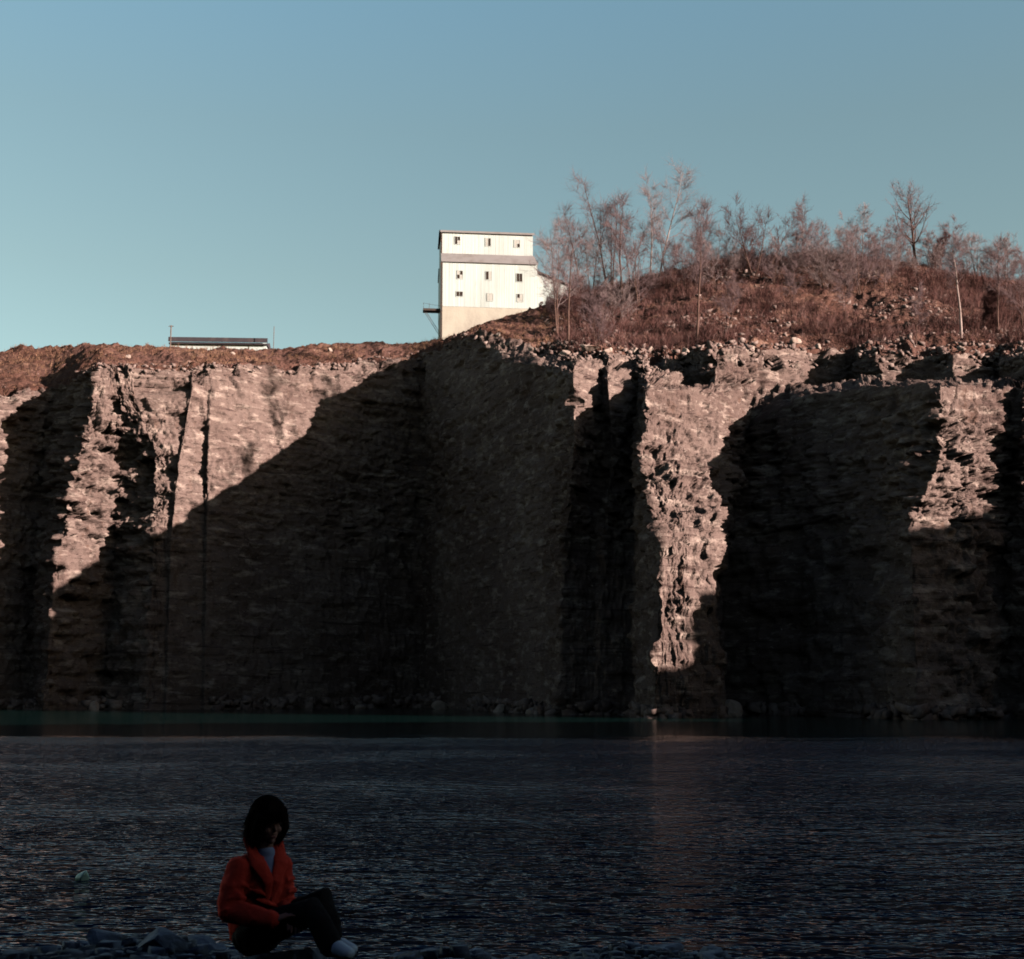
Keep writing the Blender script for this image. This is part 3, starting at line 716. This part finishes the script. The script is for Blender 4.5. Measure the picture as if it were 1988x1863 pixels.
def scree(name, N, rows, xr, r0, r1, m, seed, thr):
    g = np.random.default_rng(seed)
    a0, a1 = np.searchsorted(ROWS, rows[0]), np.searchsorted(ROWS, rows[1]); A = G2[:, a0:a1]
    a = np.linalg.norm(np.cross(A[1:, :-1] - A[:-1, :-1], A[:-1, 1:] - A[:-1, :-1]), axis=2)
    a = a * ((A[:-1, :-1, 0] > xr[0]) & (A[:-1, :-1, 0] < xr[1]) & (A[:-1, :-1, 1] > 90))
    idx = g.choice(a.size, N, p=(a / a.sum()).ravel()); iu, iv = np.unravel_index(idx, a.shape)
    P = A[iu, iv] + g.normal(0, .2, (N, 3)) * [1, 1, .1]
    k = fbm(P[:, 0] / 9, P[:, 1] / 9, P[:, 2] / 9, 3, 400 + seed); P = P[k > thr]; N = len(P)
    r = r0 + (r1 - r0) * g.random(N) ** 3
    c = np.array([(x, y, z) for x in (-1, 1) for y in (-1, 1) for z in (-1, 1)], float) * .75
    q = np.array([(0,1,3,2),(4,6,7,5),(0,4,5,1),(2,3,7,6),(0,2,6,4),(1,5,7,3)])
    V = c[None] * (1 + g.normal(0, .22, (N, 8, 3))) * np.stack([r, r * g.uniform(.6, 1, N), r * g.uniform(.4, .8, N)], 1)[:, None]
    an = g.uniform(0, 6.28, N); ca, sa = np.cos(an)[:, None], np.sin(an)[:, None]; tl = g.normal(0, .35, N)[:, None]
    x = V[..., 0] * ca - V[..., 1] * sa; y = V[..., 0] * sa + V[..., 1] * ca; z = V[..., 2] + x * tl
    V = np.stack([x, y, z], -1) + P[:, None]
    Q = (np.arange(N) * 8)[:, None, None] + q[None]
    return tag(mesh_np(name, V.reshape(-1, 3), Q.reshape(-1, 4), m), kind='stuff')
o = scree('hillside_rubble', 7000, (5.15, 7.0), (4, 60), .07, .42, STONE, 5, .08)
tag(o, 'broken pale stone rubble strewn over the front slope of the spoil hill', 'rubble')
o = scree('foot_rubble', 5000, (.02, .13), (-75, 60), .12, .8, STONE, 9, -.15)
tag(o, 'fallen stone rubble piled along the waterline at the foot of the cliff', 'rubble')
o = scree('rim_rubble', 4500, (4.5, 5.35), (-75, 60), .06, .4, STONE, 6, -.1)
tag(o, 'loose stone rubble lying along the top edge of the cliff', 'rubble')

# ------------------------------------------------------------------ boulders lying on the rim
def boulder_mesh(name, rx, ry, rz, seed, m, sub=3, rough=.22):
    import bmesh
    bm = bmesh.new(); bmesh.ops.create_icosphere(bm, subdivisions=sub, radius=1)
    rnd = random.Random(seed)
    planes = []
    for _ in range(9):
        n = Vector((rnd.gauss(0, 1), rnd.gauss(0, 1), rnd.gauss(0, 1))).normalized(); planes.append((n, rnd.uniform(.42, .72)))
    V = np.array([v.co[:] for v in bm.verts])
    nz = fbm(V[:, 0] * 1.6 + seed, V[:, 1] * 1.6, V[:, 2] * 1.6, 4, seed % 97)
    for v, k in zip(bm.verts, nz):
        c = v.co.copy()
        for n, d_ in planes:
            t = c.dot(n)
            if t > d_: c -= n * (t - d_) * .97
        c *= 1 + rough * k
        v.co = Vector((c.x * rx, c.y * ry, c.z * rz))
    me = bpy.data.meshes.new(name); bm.to_mesh(me); bm.free(); me.materials.append(m)
    return me
BLD = [(1144, 684, 1.15, .55, 'largest pale flat boulder on the rim below the hill, lit white'), (1182, 686, .75, .45, 'pale boulder right of the largest flat boulder on the rim'),
       (1098, 690, .8, .45, 'pale boulder on the rim left of the largest flat boulder'), (1232, 690, .6, .5, 'pale boulder on the rim above the dark notch'),
       (1262, 684, .8, .45, 'wide pale boulder near the left end of the upper ledge'), (1546, 668, .65, .5, 'bright upright boulder in the middle of the upper rim'),
       (1590, 678, .55, .45, 'rounded boulder right of the bright upright boulder'), (1458, 683, .6, .5, 'boulder on the rim above the lit promontory'),
       (1700, 682, .5, .4, 'small boulder on the upper rim left of the row of notches'), (1868, 682, .55, .45, 'boulder on the rim under the pale-stemmed tree'),
       (1940, 690, .6, .45, 'boulder on the rim near the right edge'), (1395, 676, .55, .4, 'boulder at the left corner of the lit promontory top'),
       (1330, 690, .5, .4, 'small boulder above the shaded triangle of the ledge'), (966, 655, .5, .35, 'small pale rock near the tip of the scree cone'),
       (985, 672, .55, .4, 'pale rock on the right flank of the scree cone'), (1035, 682, .6, .4, 'pale rock on the rim right of the scree cone'),
       (246, 696, .5, .4, 'pale rock on the brown bank above the left cliff'), (450, 688, .4, .3, 'small pale rock below the long low shed'),
       (640, 684, .5, .35, 'pale rock on the bank right of the low shed')]
for i, (px, py, r_, h_, lab) in enumerate(BLD):
    p = hit(px, py)
    if p is None: continue
    z = ground_z(p.x, p.y + .3)
    o = link('boulder', boulder_mesh('boulder', r_, r_ * .8, h_, 40 + i, BOULDER, 3))
    o.location = (p.x, p.y + .3, (z if z else p.z) + h_ * .18); o.rotation_euler = (0, 0, i * 1.3)
    tag(o, lab, 'boulder', 'loose boulders along the quarry rim')

WL = [(28, 149, .9, .35, 'low pale rock at the far waterline, left edge of the picture'), (62, 149, .8, .4, 'pale rock at the far waterline, second from the left edge'),
      (98, 149, .6, .3, 'small pale rock at the far waterline where the left recess begins'), (192, 141, 1.0, .7, 'squat rock at the water below the left buttress'),
      (700, 154, .8, .4, 'dark rock at the water under the shaded left wall'), (856, 147, 1.1, .8, 'upright rock at the water in the middle of the shaded wall'),
      (974, 129, .9, .6, 'pale rock at the far waterline just left of the notched buttresses'), (1030, 121, .8, .5, 'rock at the far waterline right of the middle pale rock'),
      (1410, 108, 1.3, 1.0, 'fallen block at the right foot of the sunlit promontory')]
for i, (px, dpt, r_, h_, lab) in enumerate(WL):
    q = atz(px, dpt, 0)
    o = link('boulder', boulder_mesh('boulder', r_, r_ * .8, h_, 140 + i, BOULDER, 3)); o.location = (q.x, q.y - 1.2, h_ * .3); o.rotation_euler = (0, 0, i * 1.7)
    tag(o, lab, 'boulder', 'boulders at the foot of the far cliff')

# ------------------------------------------------------------------ shore stones
SH = []
rnd = random.Random(3)
SEATZ = 0.585
named = [(-1.42, 8.05, .52, .36, .22, 'broad low stone the person in the red jacket sits on'),
         (-.98, 7.72, .34, .28, .10, 'rounded stone right of the seated person, under the legs'),
         (-2.05, 8.2, .2, .17, .10, 'bluish stone close left of the seated person'),
         (-2.5, 8.5, .2, .17, .09, 'bluish stone second from the seated person on the left'),
         (.9, 8.2, .3, .24, .12, 'pale stone at the bottom right of the person, by itself'),
         (1.6, 8.3, .22, .2, .14, 'grey stone in the right half of the shore'),
         (-.35, 8.0, .3, .2, .07, 'flat stone in front of the white shoes')]
for k, (x, y, a_, b_, c_, lab) in enumerate(named):
    SH.append((x, y, a_, b_, c_, lab))
for k in range(120):
    x = rnd.uniform(-3.6, 4.0) if k % 2 else rnd.uniform(-3.4, -.5); y = rnd.uniform(7.9, 10.3)
    if any((x - q[0]) ** 2 + (y - q[1]) ** 2 < (q[2] + .12) ** 2 for q in SH): continue
    if abs(x + 1.2) < .75 and y < 8.5: continue
    s_ = rnd.uniform(.07, .24)
    SH.append((x, y, s_, s_ * rnd.uniform(.6, .95), s_ * rnd.uniform(.35, .6), None))
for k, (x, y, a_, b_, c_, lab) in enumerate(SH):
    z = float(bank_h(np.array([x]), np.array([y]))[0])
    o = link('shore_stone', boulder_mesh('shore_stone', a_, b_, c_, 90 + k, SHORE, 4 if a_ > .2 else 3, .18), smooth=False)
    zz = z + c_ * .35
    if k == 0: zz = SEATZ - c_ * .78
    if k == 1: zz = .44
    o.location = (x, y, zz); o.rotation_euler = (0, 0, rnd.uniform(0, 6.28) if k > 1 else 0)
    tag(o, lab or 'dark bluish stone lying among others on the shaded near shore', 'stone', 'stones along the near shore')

# pebbles and broken stone between the larger stones
gp = np.random.default_rng(21); NP = 9000
P = np.stack([gp.uniform(-4.5, 4.5, NP), gp.uniform(7.4, 10.6, NP)], 1)
Pz = bank_h(P[:, 0], P[:, 1]); k_ = Pz > -.03; P = P[k_]; Pz = Pz[k_]; NP = len(P)
r = .012 + .06 * gp.random(NP) ** 3
c = np.array([(x, y, z) for x in (-1, 1) for y in (-1, 1) for z in (-1, 1)], float) * .75
qf = np.array([(0,1,3,2),(4,6,7,5),(0,4,5,1),(2,3,7,6),(0,2,6,4),(1,5,7,3)])
V = c[None] * (1 + gp.normal(0, .25, (NP, 8, 3))) * np.stack([r, r * gp.uniform(.6, 1, NP), r * gp.uniform(.4, .8, NP)], 1)[:, None]
an = gp.uniform(0, 6.28, NP); ca, sa = np.cos(an)[:, None], np.sin(an)[:, None]
V = np.stack([V[..., 0] * ca - V[..., 1] * sa, V[..., 0] * sa + V[..., 1] * ca, V[..., 2]], -1) + np.stack([P[:, 0], P[:, 1], Pz + r * .3], 1)[:, None]
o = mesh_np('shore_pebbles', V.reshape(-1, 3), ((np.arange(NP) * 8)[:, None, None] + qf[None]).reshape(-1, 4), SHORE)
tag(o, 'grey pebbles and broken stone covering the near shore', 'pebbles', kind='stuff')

# small pale float on the water, left
FLOAT = mat('pale_green_plastic', (0.60, 0.78, 0.60), 0.5, [(20, (0.5, 0.66, 0.5), 0.45, 0.7, (1, 1, 1))])
q = at(162, 1709, 14.0); t_ = EYE.z / (EYE.z - q.z); q = EYE + (q - EYE) * t_
o = link('float', boulder_mesh('float', .10, .09, .085, 7, FLOAT, 3, .05), smooth=True); o.location = (q.x, q.y, .03)
tag(o, 'small pale green float drifting on the dark water at the left', 'float')

# ------------------------------------------------------------------ the seated person
def capsule(mb, pts, rads, n=16, flat=None):
    """tapering tube with rounded ends through pts; rads = radius or (ra, rb) per point; flat = reference side vector"""
    P = [Vector(p) for p in pts]; Rr = [(r, r) if not isinstance(r, tuple) else r for r in rads]
    d0 = (P[0] - P[1]).normalized(); d1 = (P[-1] - P[-2]).normalized()
    PP, RR = [], []
    for t in (85, 60, 30):
        k = math.cos(R(t)); PP.append(P[0] + d0 * min(Rr[0]) * math.sin(R(t))); RR.append((Rr[0][0] * k, Rr[0][1] * k))
    for p, r in zip(P, Rr): PP.append(p); RR.append(r)
    for t in (30, 60, 85):
        k = math.cos(R(t)); PP.append(P[-1] + d1 * min(Rr[-1]) * math.sin(R(t))); RR.append((Rr[-1][0] * k, Rr[-1][1] * k))
    ref = Vector(flat) if flat else Vector((0.31, 0.52, 0.79))
    vs = []
    for i, p in enumerate(PP):
        d = (PP[min(i + 1, len(PP) - 1)] - PP[max(i - 1, 0)]).normalized()
        u = (ref - d * ref.dot(d)).normalized(); v = d.cross(u)
        for k in range(n):
            t = 2 * math.pi * k / n; vs.append(p + u * math.cos(t) * RR[i][0] + v * math.sin(t) * RR[i][1])
    m_ = len(PP); fs = []
    for i in range(m_ - 1):
        for k in range(n): fs.append((i * n + k, i * n + (k + 1) % n, (i + 1) * n + (k + 1) % n, (i + 1) * n + k))
    fs.append(tuple(range(n))[::-1]); fs.append(tuple(range((m_ - 1) * n, m_ * n)))
    mb.add(vs, fs)
def ell(mb, c, r, rot=None, n=20):
    c = Vector(c); vs = []; fs = []
    M = rot or Matrix.Identity(3)
    for i in range(n + 1):
        th = math.pi * (.02 + .96 * i / n)
        for k in range(n):
            ph = 2 * math.pi * k / n
            vs.append(c + M @ Vector((r[0] * math.sin(th) * math.cos(ph), r[1] * math.sin(th) * math.sin(ph), r[2] * math.cos(th))))
    for i in range(n):
        for k in range(n): fs.append((i * n + k, (i + 1) * n + k, (i + 1) * n + (k + 1) % n, i * n + (k + 1) % n))
    fs.append(tuple(range(n))); fs.append(tuple(range(n * n, n * n + n))[::-1])
    mb.add(vs, fs)
def fuse(mb, name, voxel, m, parent=None, smooth_it=4, disp=None):
    """melt the overlapping shapes into one continuous skin"""
    me = bpy.data.meshes.new(name); me.from_pydata(mb.v, [], mb.f); me.update()
    t = bpy.data.objects.new(name, me); S.collection.objects.link(t)
    r_ = t.modifiers.new('r', 'REMESH'); r_.mode = 'VOXEL'; r_.voxel_size = voxel; r_.use_smooth_shade = True
    s_ = t.modifiers.new('s', 'SMOOTH'); s_.factor = .5; s_.iterations = smooth_it
    if disp:
        tx = bpy.data.textures.new(name, 'CLOUDS'); tx.noise_scale = disp[0]; tx.noise_depth = 2
        d_ = t.modifiers.new('d', 'DISPLACE'); d_.texture = tx; d_.strength = disp[1]; d_.mid_level = .5
    bpy.context.view_layer.update()
    ev = t.evaluated_get(bpy.context.evaluated_depsgraph_get())
    nm = bpy.data.meshes.new_from_object(ev); nm.name = name
    bpy.data.objects.remove(t); nm.materials.clear(); nm.materials.append(m)
    return link(name, nm, None, parent, True)

SKIN = mat('skin', (0.50, 0.22, 0.15), 0.55, [(20, (0.44, 0.18, 0.12), 0.45, 0.7, (1, 1, 1))], spec=0.35)
HAIR = mat('dark_brown_hair', (0.012, 0.007, 0.006), 0.95, [(30, (0.03, 0.017, 0.012), 0.45, 0.65, (1, 1, .15))], [(60, (1, 1, .12), 0.004)], spec=0.02)
JACK = mat('red_jacket_cloth', (1.0, 0.075, 0.04), 0.9, [(6, (0.85, 0.055, 0.03), 0.45, 0.65, (1, 1, 1))], [(140, (1, 1, 1), 0.0015), (9, (1, 1, 1), 0.02)], spec=0.15)
TROU = mat('dark_trousers', (0.020, 0.014, 0.013), 0.9, [(8, (0.03, 0.022, 0.022), 0.45, 0.7, (1, 1, 1))], [(12, (1, 1, 1), 0.012)], spec=0.1)
SHIRT = mat('pale_shirt', (0.42, 0.42, 0.58), 0.85, [(12, (0.34, 0.34, 0.5), 0.45, 0.7, (1, 1, 1))])
SHOE = mat('white_shoe', (0.76, 0.78, 0.84), 0.6, [(9, (0.45, 0.47, 0.52), 0.5, 0.75, (1, 1, 1))])
SOLE = mat('dark_sole', (0.04, 0.03, 0.03), 0.8, [(9, (0.06, 0.05, 0.05), 0.5, 0.75, (1, 1, 1))])
EYEM = mat('eye', (0.05, 0.03, 0.025), 0.2)
LIP = mat('lips', (0.40, 0.13, 0.10), 0.5)

org = at(490, 1812, 8.0)
PO = Vector((org.x, org.y, SEATZ))                 # the seat
V3 = lambda *a: Vector(a)
pel = V3(.02, .02, .10); wai = V3(.02, .01, .24); che = V3(.045, -.005, .38); shm = V3(.05, -.01, .47); nek = V3(.062, -.022, .56)
fd = V3(.62, -.78, 0).normalized(); sd = V3(.78, .62, 0).normalized()      # torso facing, and towards the person's left
shR = shm - sd * .15 + V3(0, 0, -.01); shL = shm + sd * .115 + V3(0, 0, -.01)
elR = V3(-.095, -.20, .235); wrR = V3(.15, -.29, .205)
elL = V3(.17, .05, .225); wrL = V3(.225, -.16, .185)
hipR = pel + V3(-.01, -.09, -.01); hipL = pel + V3(.06, .08, -.01)
knR = V3(.385, -.26, .245); anR = V3(.49, -.33, .085)
knL = V3(.42, -.06, .27); anL = V3(.47, -.08, .05)
hc = V3(.075, -.035, .715)
hf = V3(.66, -.70, -.28).normalized()                                       # the way the face looks: right and down
hs_ = hf.cross(V3(0, 0, 1)).normalized() * -1; hu = hs_.cross(hf) * -1
hu = hf.cross(hs_) if hf.cross(hs_).z > 0 else -hf.cross(hs_)
HM = Matrix((hs_, hf, hu)).transposed()
def H(s, f, u): return hc + hs_ * s + hf * f + hu * u

body = MB()
capsule(body, [pel, wai, che, shm + V3(0, 0, .0)], [(.13, .10), (.115, .085), (.135, .095), (.11, .075)], 20, flat=sd)
capsule(body, [shm, nek, hc - hu * .05], [.055, .048, .05], 14)
for a_, b_, c_ in ((shR, elR, wrR), (shL, elL, wrL)): capsule(body, [a_, b_, c_], [.045, .036, .024], 12)
for a_, b_, c_ in ((hipR, knR, anR), (hipL, knL, anL)): capsule(body, [a_, b_, c_], [.07, .052, .034], 12)
for an_, dr in ((anR, V3(.10, -.06, -.035)), (anL, V3(.10, -.05, -.03))): capsule(body, [an_ - V3(0, 0, .0), an_ + dr], [.026, .016], 12)
ell(body, H(0, 0, .02), (.072, .092, .098), HM)                            # skull
ell(body, H(0, .035, -.055), (.052, .055, .058), HM)                       # jaw
capsule(body, [H(0, .080, .012), H(0, .094, -.022)], [.008, .0115], 10)      # nose
ell(body, H(0, .082, -.092), (.02, .014, .016), HM, 12)                    # chin
for s_ in (-1, 1):
    ell(body, H(s_ * .037, .065, -.03), (.022, .02, .022), HM, 12)         # cheeks
    ell(body, H(s_ * .074, -.005, -.01), (.010, .02, .03), HM, 12)         # ears
def hand(wr, el_, tip, palm_n, curl):
    """palm and five fingers running from the wrist towards tip"""
    f = (tip - wr).normalized(); nrm = (palm_n - f * palm_n.dot(f)).normalized(); s = f.cross(nrm).normalized()
    capsule(body, [wr, wr + f * .035, wr + f * .075], [(.024, .016), (.036, .014), (.037, .012)], 12, flat=s)
    for k, (o_, L_) in enumerate(((-.029, .066), (-.010, .076), (.010, .072), (.028, .058))):
        p = wr + f * .078 + s * o_; d = (f + s * o_ * 4).normalized()
        q1 = p + d * L_ * .42; d2 = (d * math.cos(curl) - nrm * math.sin(curl)).normalized(); q2 = q1 + d2 * L_ * .33
        d3 = (d * math.cos(curl * 1.9) - nrm * math.sin(curl * 1.9)).normalized(); q3 = q2 + d3 * L_ * .25
        capsule(body, [p - d * .012, q1, q2, q3], [.0088, .0082, .0075, .0065], 8)
    b_ = wr + f * .028 - s * .030; d = (f * .75 - s * .6 - nrm * .25).normalized()
    capsule(body, [b_, b_ + d * .030, b_ + d * .030 + (f * .9 - nrm * .35).normalized() * .028], [.0115, .0098, .008], 8)
hand(wrR + V3(.02, -.003, -.003), elR, wrR + V3(.13, .02, .035), V3(-.1, -.2, 1), .5)
hand(wrL + V3(.004, -.02, -.004), elL, wrL + V3(.06, -.13, -.02), V3(.2, .1, 1), .55)
person = fuse(body, 'person', .0042, SKIN, None, 3)
person.location = PO
tag(person, 'person with dark hair in an open red jacket and dark trousers sitting by the water', 'person')

jk = MB()
capsule(jk, [pel + V3(-.02, .02, -.0), pel + V3(-.01, .01, .05), wai, che, shm + V3(0, 0, .005)], [(.150, .13), (.158, .135), (.145, .12), (.152, .12), (.115, .085)], 24, flat=sd)
capsule(jk, [shR + sd * .10 + V3(0, 0, .01), shR + sd * .012 + V3(0, 0, -.012)], [.070, .076], 18); capsule(jk, [shR + V3(0, 0, -.012), (shR + elR) / 2 + V3(-.012, 0, 0), elR], [.078, .074, .068], 18)
capsule(jk, [elR, (elR + wrR) / 2, wrR], [.068, .060, .050], 18)
capsule(jk, [shL - sd * .10 + V3(0, 0, .01), shL - sd * .012 + V3(0, 0, -.012)], [.066, .070], 18); capsule(jk, [shL + V3(0, 0, -.012), (shL + elL) / 2, elL], [.070, .066, .061], 18)
capsule(jk, [elL, (elL + wrL) / 2, wrL], [.061, .052, .044], 18)
for (a_, b_) in ((shR, elR), (shL, elL)):                                   # folds of the sleeves
    for t in (.35, .62, .86):
        c_ = a_.lerp(b_, t); ax = (b_ - a_).normalized(); u_ = ax.cross(fd).normalized()
        capsule(jk, [c_ + fd * .055 - u_ * .05, c_ + fd * .07, c_ + fd * .05 + u_ * .05 + ax * .03], [.012, .017, .012], 8)
for t in (.3, .6): 
    c_ = elR.lerp(wrR, t); capsule(jk, [c_ + V3(-.02, -.04, .03), c_ + V3(.01, -.055, -.01), c_ + V3(.03, -.035, -.04)], [.012, .018, .012], 8)
for (o_, z_) in ((-.07, .33), (-.03, .27), (-.08, .20)):
    c_ = V3(.04, -.0, z_) + sd * o_ + fd * .118
    capsule(jk, [c_ - sd * .06 + V3(0, 0, .02), c_, c_ + sd * .06 - V3(0, 0, .025)], [.012, .018, .012], 8)
jacket = fuse(jk, 'jacket', .007, JACK, person, 3, (.09, .022))
# open collar: two broad lapels lying on the chest
for s_ in (-1, 1):
    cl = MB()
    a0 = nek + sd * s_ * .085 - fd * .03 + V3(0, 0, .035)
    pts = [nek - fd * .075 + V3(0, 0, .03), a0, shm + sd * s_ * .072 + fd * .088 + V3(0, 0, .012), che + sd * (s_ * .022) + fd * .135 + V3(0, 0, .005), wai + sd * s_ * .012 + fd * .135 + V3(0, 0, .01)]
    capsule(cl, pts, [(.012, .045), (.014, .052), (.014, .050), (.012, .036), (.010, .012)], 14, flat=fd)
    fuse(cl, 'lapel', .005, JACK, jacket, 3)
cf = MB(); ax_ = (wrR - elR).normalized(); capsule(cf, [wrR - ax_ * .012, wrR + ax_ * .006], [.053, .052], 16); fuse(cf, 'cuff', .006, JACK, jacket, 2)
cf = MB(); ax_ = (wrL - elL).normalized(); capsule(cf, [wrL - ax_ * .012, wrL + ax_ * .006], [.047, .046], 16); fuse(cf, 'cuff', .006, JACK, jacket, 2)
st = MB()
capsule(st, [shm + fd * .06 + V3(0, 0, .03), che + fd * .105 + V3(0, 0, .03)], [(.045, .024), (.03, .016)], 14, flat=sd)
capsule(st, [nek + V3(0, 0, -.05), nek + V3(.004, -.004, -.03)], [.066, .058], 16)
fuse(st, 'shirt', .006, SHIRT, person, 3)
tr = MB()
capsule(tr, [pel - V3(0, 0, .035), pel + V3(0, 0, .06)], [(.15, .12), (.135, .11)], 18, flat=sd)
for a_, b_, c_, g_ in ((hipR, knR, anR, 1), (hipL, knL, anL, 1)):
    capsule(tr, [a_, (a_ + b_) / 2 + V3(0, 0, .0), b_, (b_ + c_) / 2, c_ - (b_ - c_).normalized() * .012], [.098, .092, .078, .068, .066], 16)
    for t in (.2, .8):
        c2 = b_.lerp(a_, t * .3) + V3(0, 0, .06); capsule(tr, [c2 + V3(-.02, -.05, 0), c2, c2 + V3(.01, .05, 0)], [.01, .016, .01], 8)
fuse(tr, 'trousers', .008, TROU, person, 3, (.08, .014))
hr = MB()
ell(hr, H(0, -.014, .036), (.092, .104, .104), HM)
ell(hr, H(0, -.032, -.02), (.095, .076, .108), HM)
for k in range(11):
    u_ = (k - 5) / 5 * .066
    capsule(hr, [H(u_ * .5, .040, .125), H(u_ * .9, .078, .085), H(u_, .096 - abs(u_) * .35, .032 + .008 * (k % 3))], [.012, .013, .008], 8)
for s_ in (-1, 1):
    capsule(hr, [H(s_ * .082, .04, .04), H(s_ * .093, .045, -.03), H(s_ * .085, .035, -.10)], [.026, .030, .022], 12)
g_ = random.Random(8)
for k in range(60):                                                          # locks, so that the outline is uneven
    t = g_.uniform(-2.5, 2.5); rx, ry = .100, .100
    if abs(t) < .55: continue
    p0 = H(math.sin(t) * rx * .86, math.cos(t) * ry * .86 - .015, g_.uniform(-.02, .08)); p1 = H(math.sin(t) * rx * 1.02, math.cos(t) * ry * .9 - .02, g_.uniform(-.13, -.09))
    capsule(hr, [p0, p0.lerp(p1, .5) + (p0 - hc).normalized() * .008, p1], [.010, .011, .005], 7)
hairo = fuse(hr, 'hair', .0042, HAIR, person, 1)
hs2 = []
for k in range(900):
    t = g_.uniform(-math.pi, math.pi); el_ = g_.uniform(.1, 1.35)
    c0, s0 = math.cos(el_), math.sin(el_)
    p0 = H(math.sin(t) * .099 * c0, math.cos(t) * .108 * c0 - .014, .038 + .108 * s0)
    if abs(t) < .75: p1 = H(math.sin(t) * .104, math.cos(t) * .108 - .012, g_.uniform(.015, .05))
    else: p1 = H(math.sin(t) * .102, math.cos(t) * .094 - .018, g_.uniform(-.155, -.08))
    pm = p0.lerp(p1, .5) + (p0.lerp(p1, .5) - H(0, -.02, 0)).normalized() * .012
    j = Vector((g_.gauss(0, .005), g_.gauss(0, .005), g_.gauss(0, .004)))
    hs2.append((tuple(p0), tuple(pm + j), .0022, .0022)); hs2.append((tuple(pm + j), tuple(p1 + j * 2), .0022, .0009))
segs_mesh('strand', hs2, 3, HAIR, hairo)['kind'] = 'stuff'
for s_ in (-1, 1):
    e_ = MB(); ell(e_, H(s_ * .029, .079, .010), (.0125, .008, .006), HM, 12); e_.build('eye', EYEM, person, True)
lp = MB(); ell(lp, H(0, .086, -.062), (.022, .010, .0055), HM, 12); ell(lp, H(0, .085, -.070), (.018, .010, .006), HM, 12); lp.build('lips', LIP, person, True)
for an_, dr in ((anR, V3(.12, -.07, -.02)), (anL, V3(.13, -.06, -.012))):
    sh = MB(); f_ = dr.normalized(); heel = an_ - f_ * .035 - V3(0, 0, .01)
    sid = f_.cross(V3(0, 0, 1)).normalized()
    capsule(sh, [heel, an_ + f_ * .06 - V3(0, 0, .012), an_ + f_ * .13 - V3(0, 0, .022)], [(.044, .044), (.050, .042), (.046, .032)], 16, flat=sid)
    capsule(sh, [an_ + V3(0, 0, .01), an_ + V3(-.01, .01, .045)], [.046, .045], 14)
    shoe = fuse(sh, 'shoe', .005, SHOE, person, 2)
    sl_ = MB(); capsule(sl_, [heel - V3(0, 0, .04), an_ + f_ * .15 - V3(0, 0, .052)], [(.044, .011), (.044, .011)], 14, flat=sid)
    fuse(sl_, 'sole', .005, SOLE, shoe, 1)
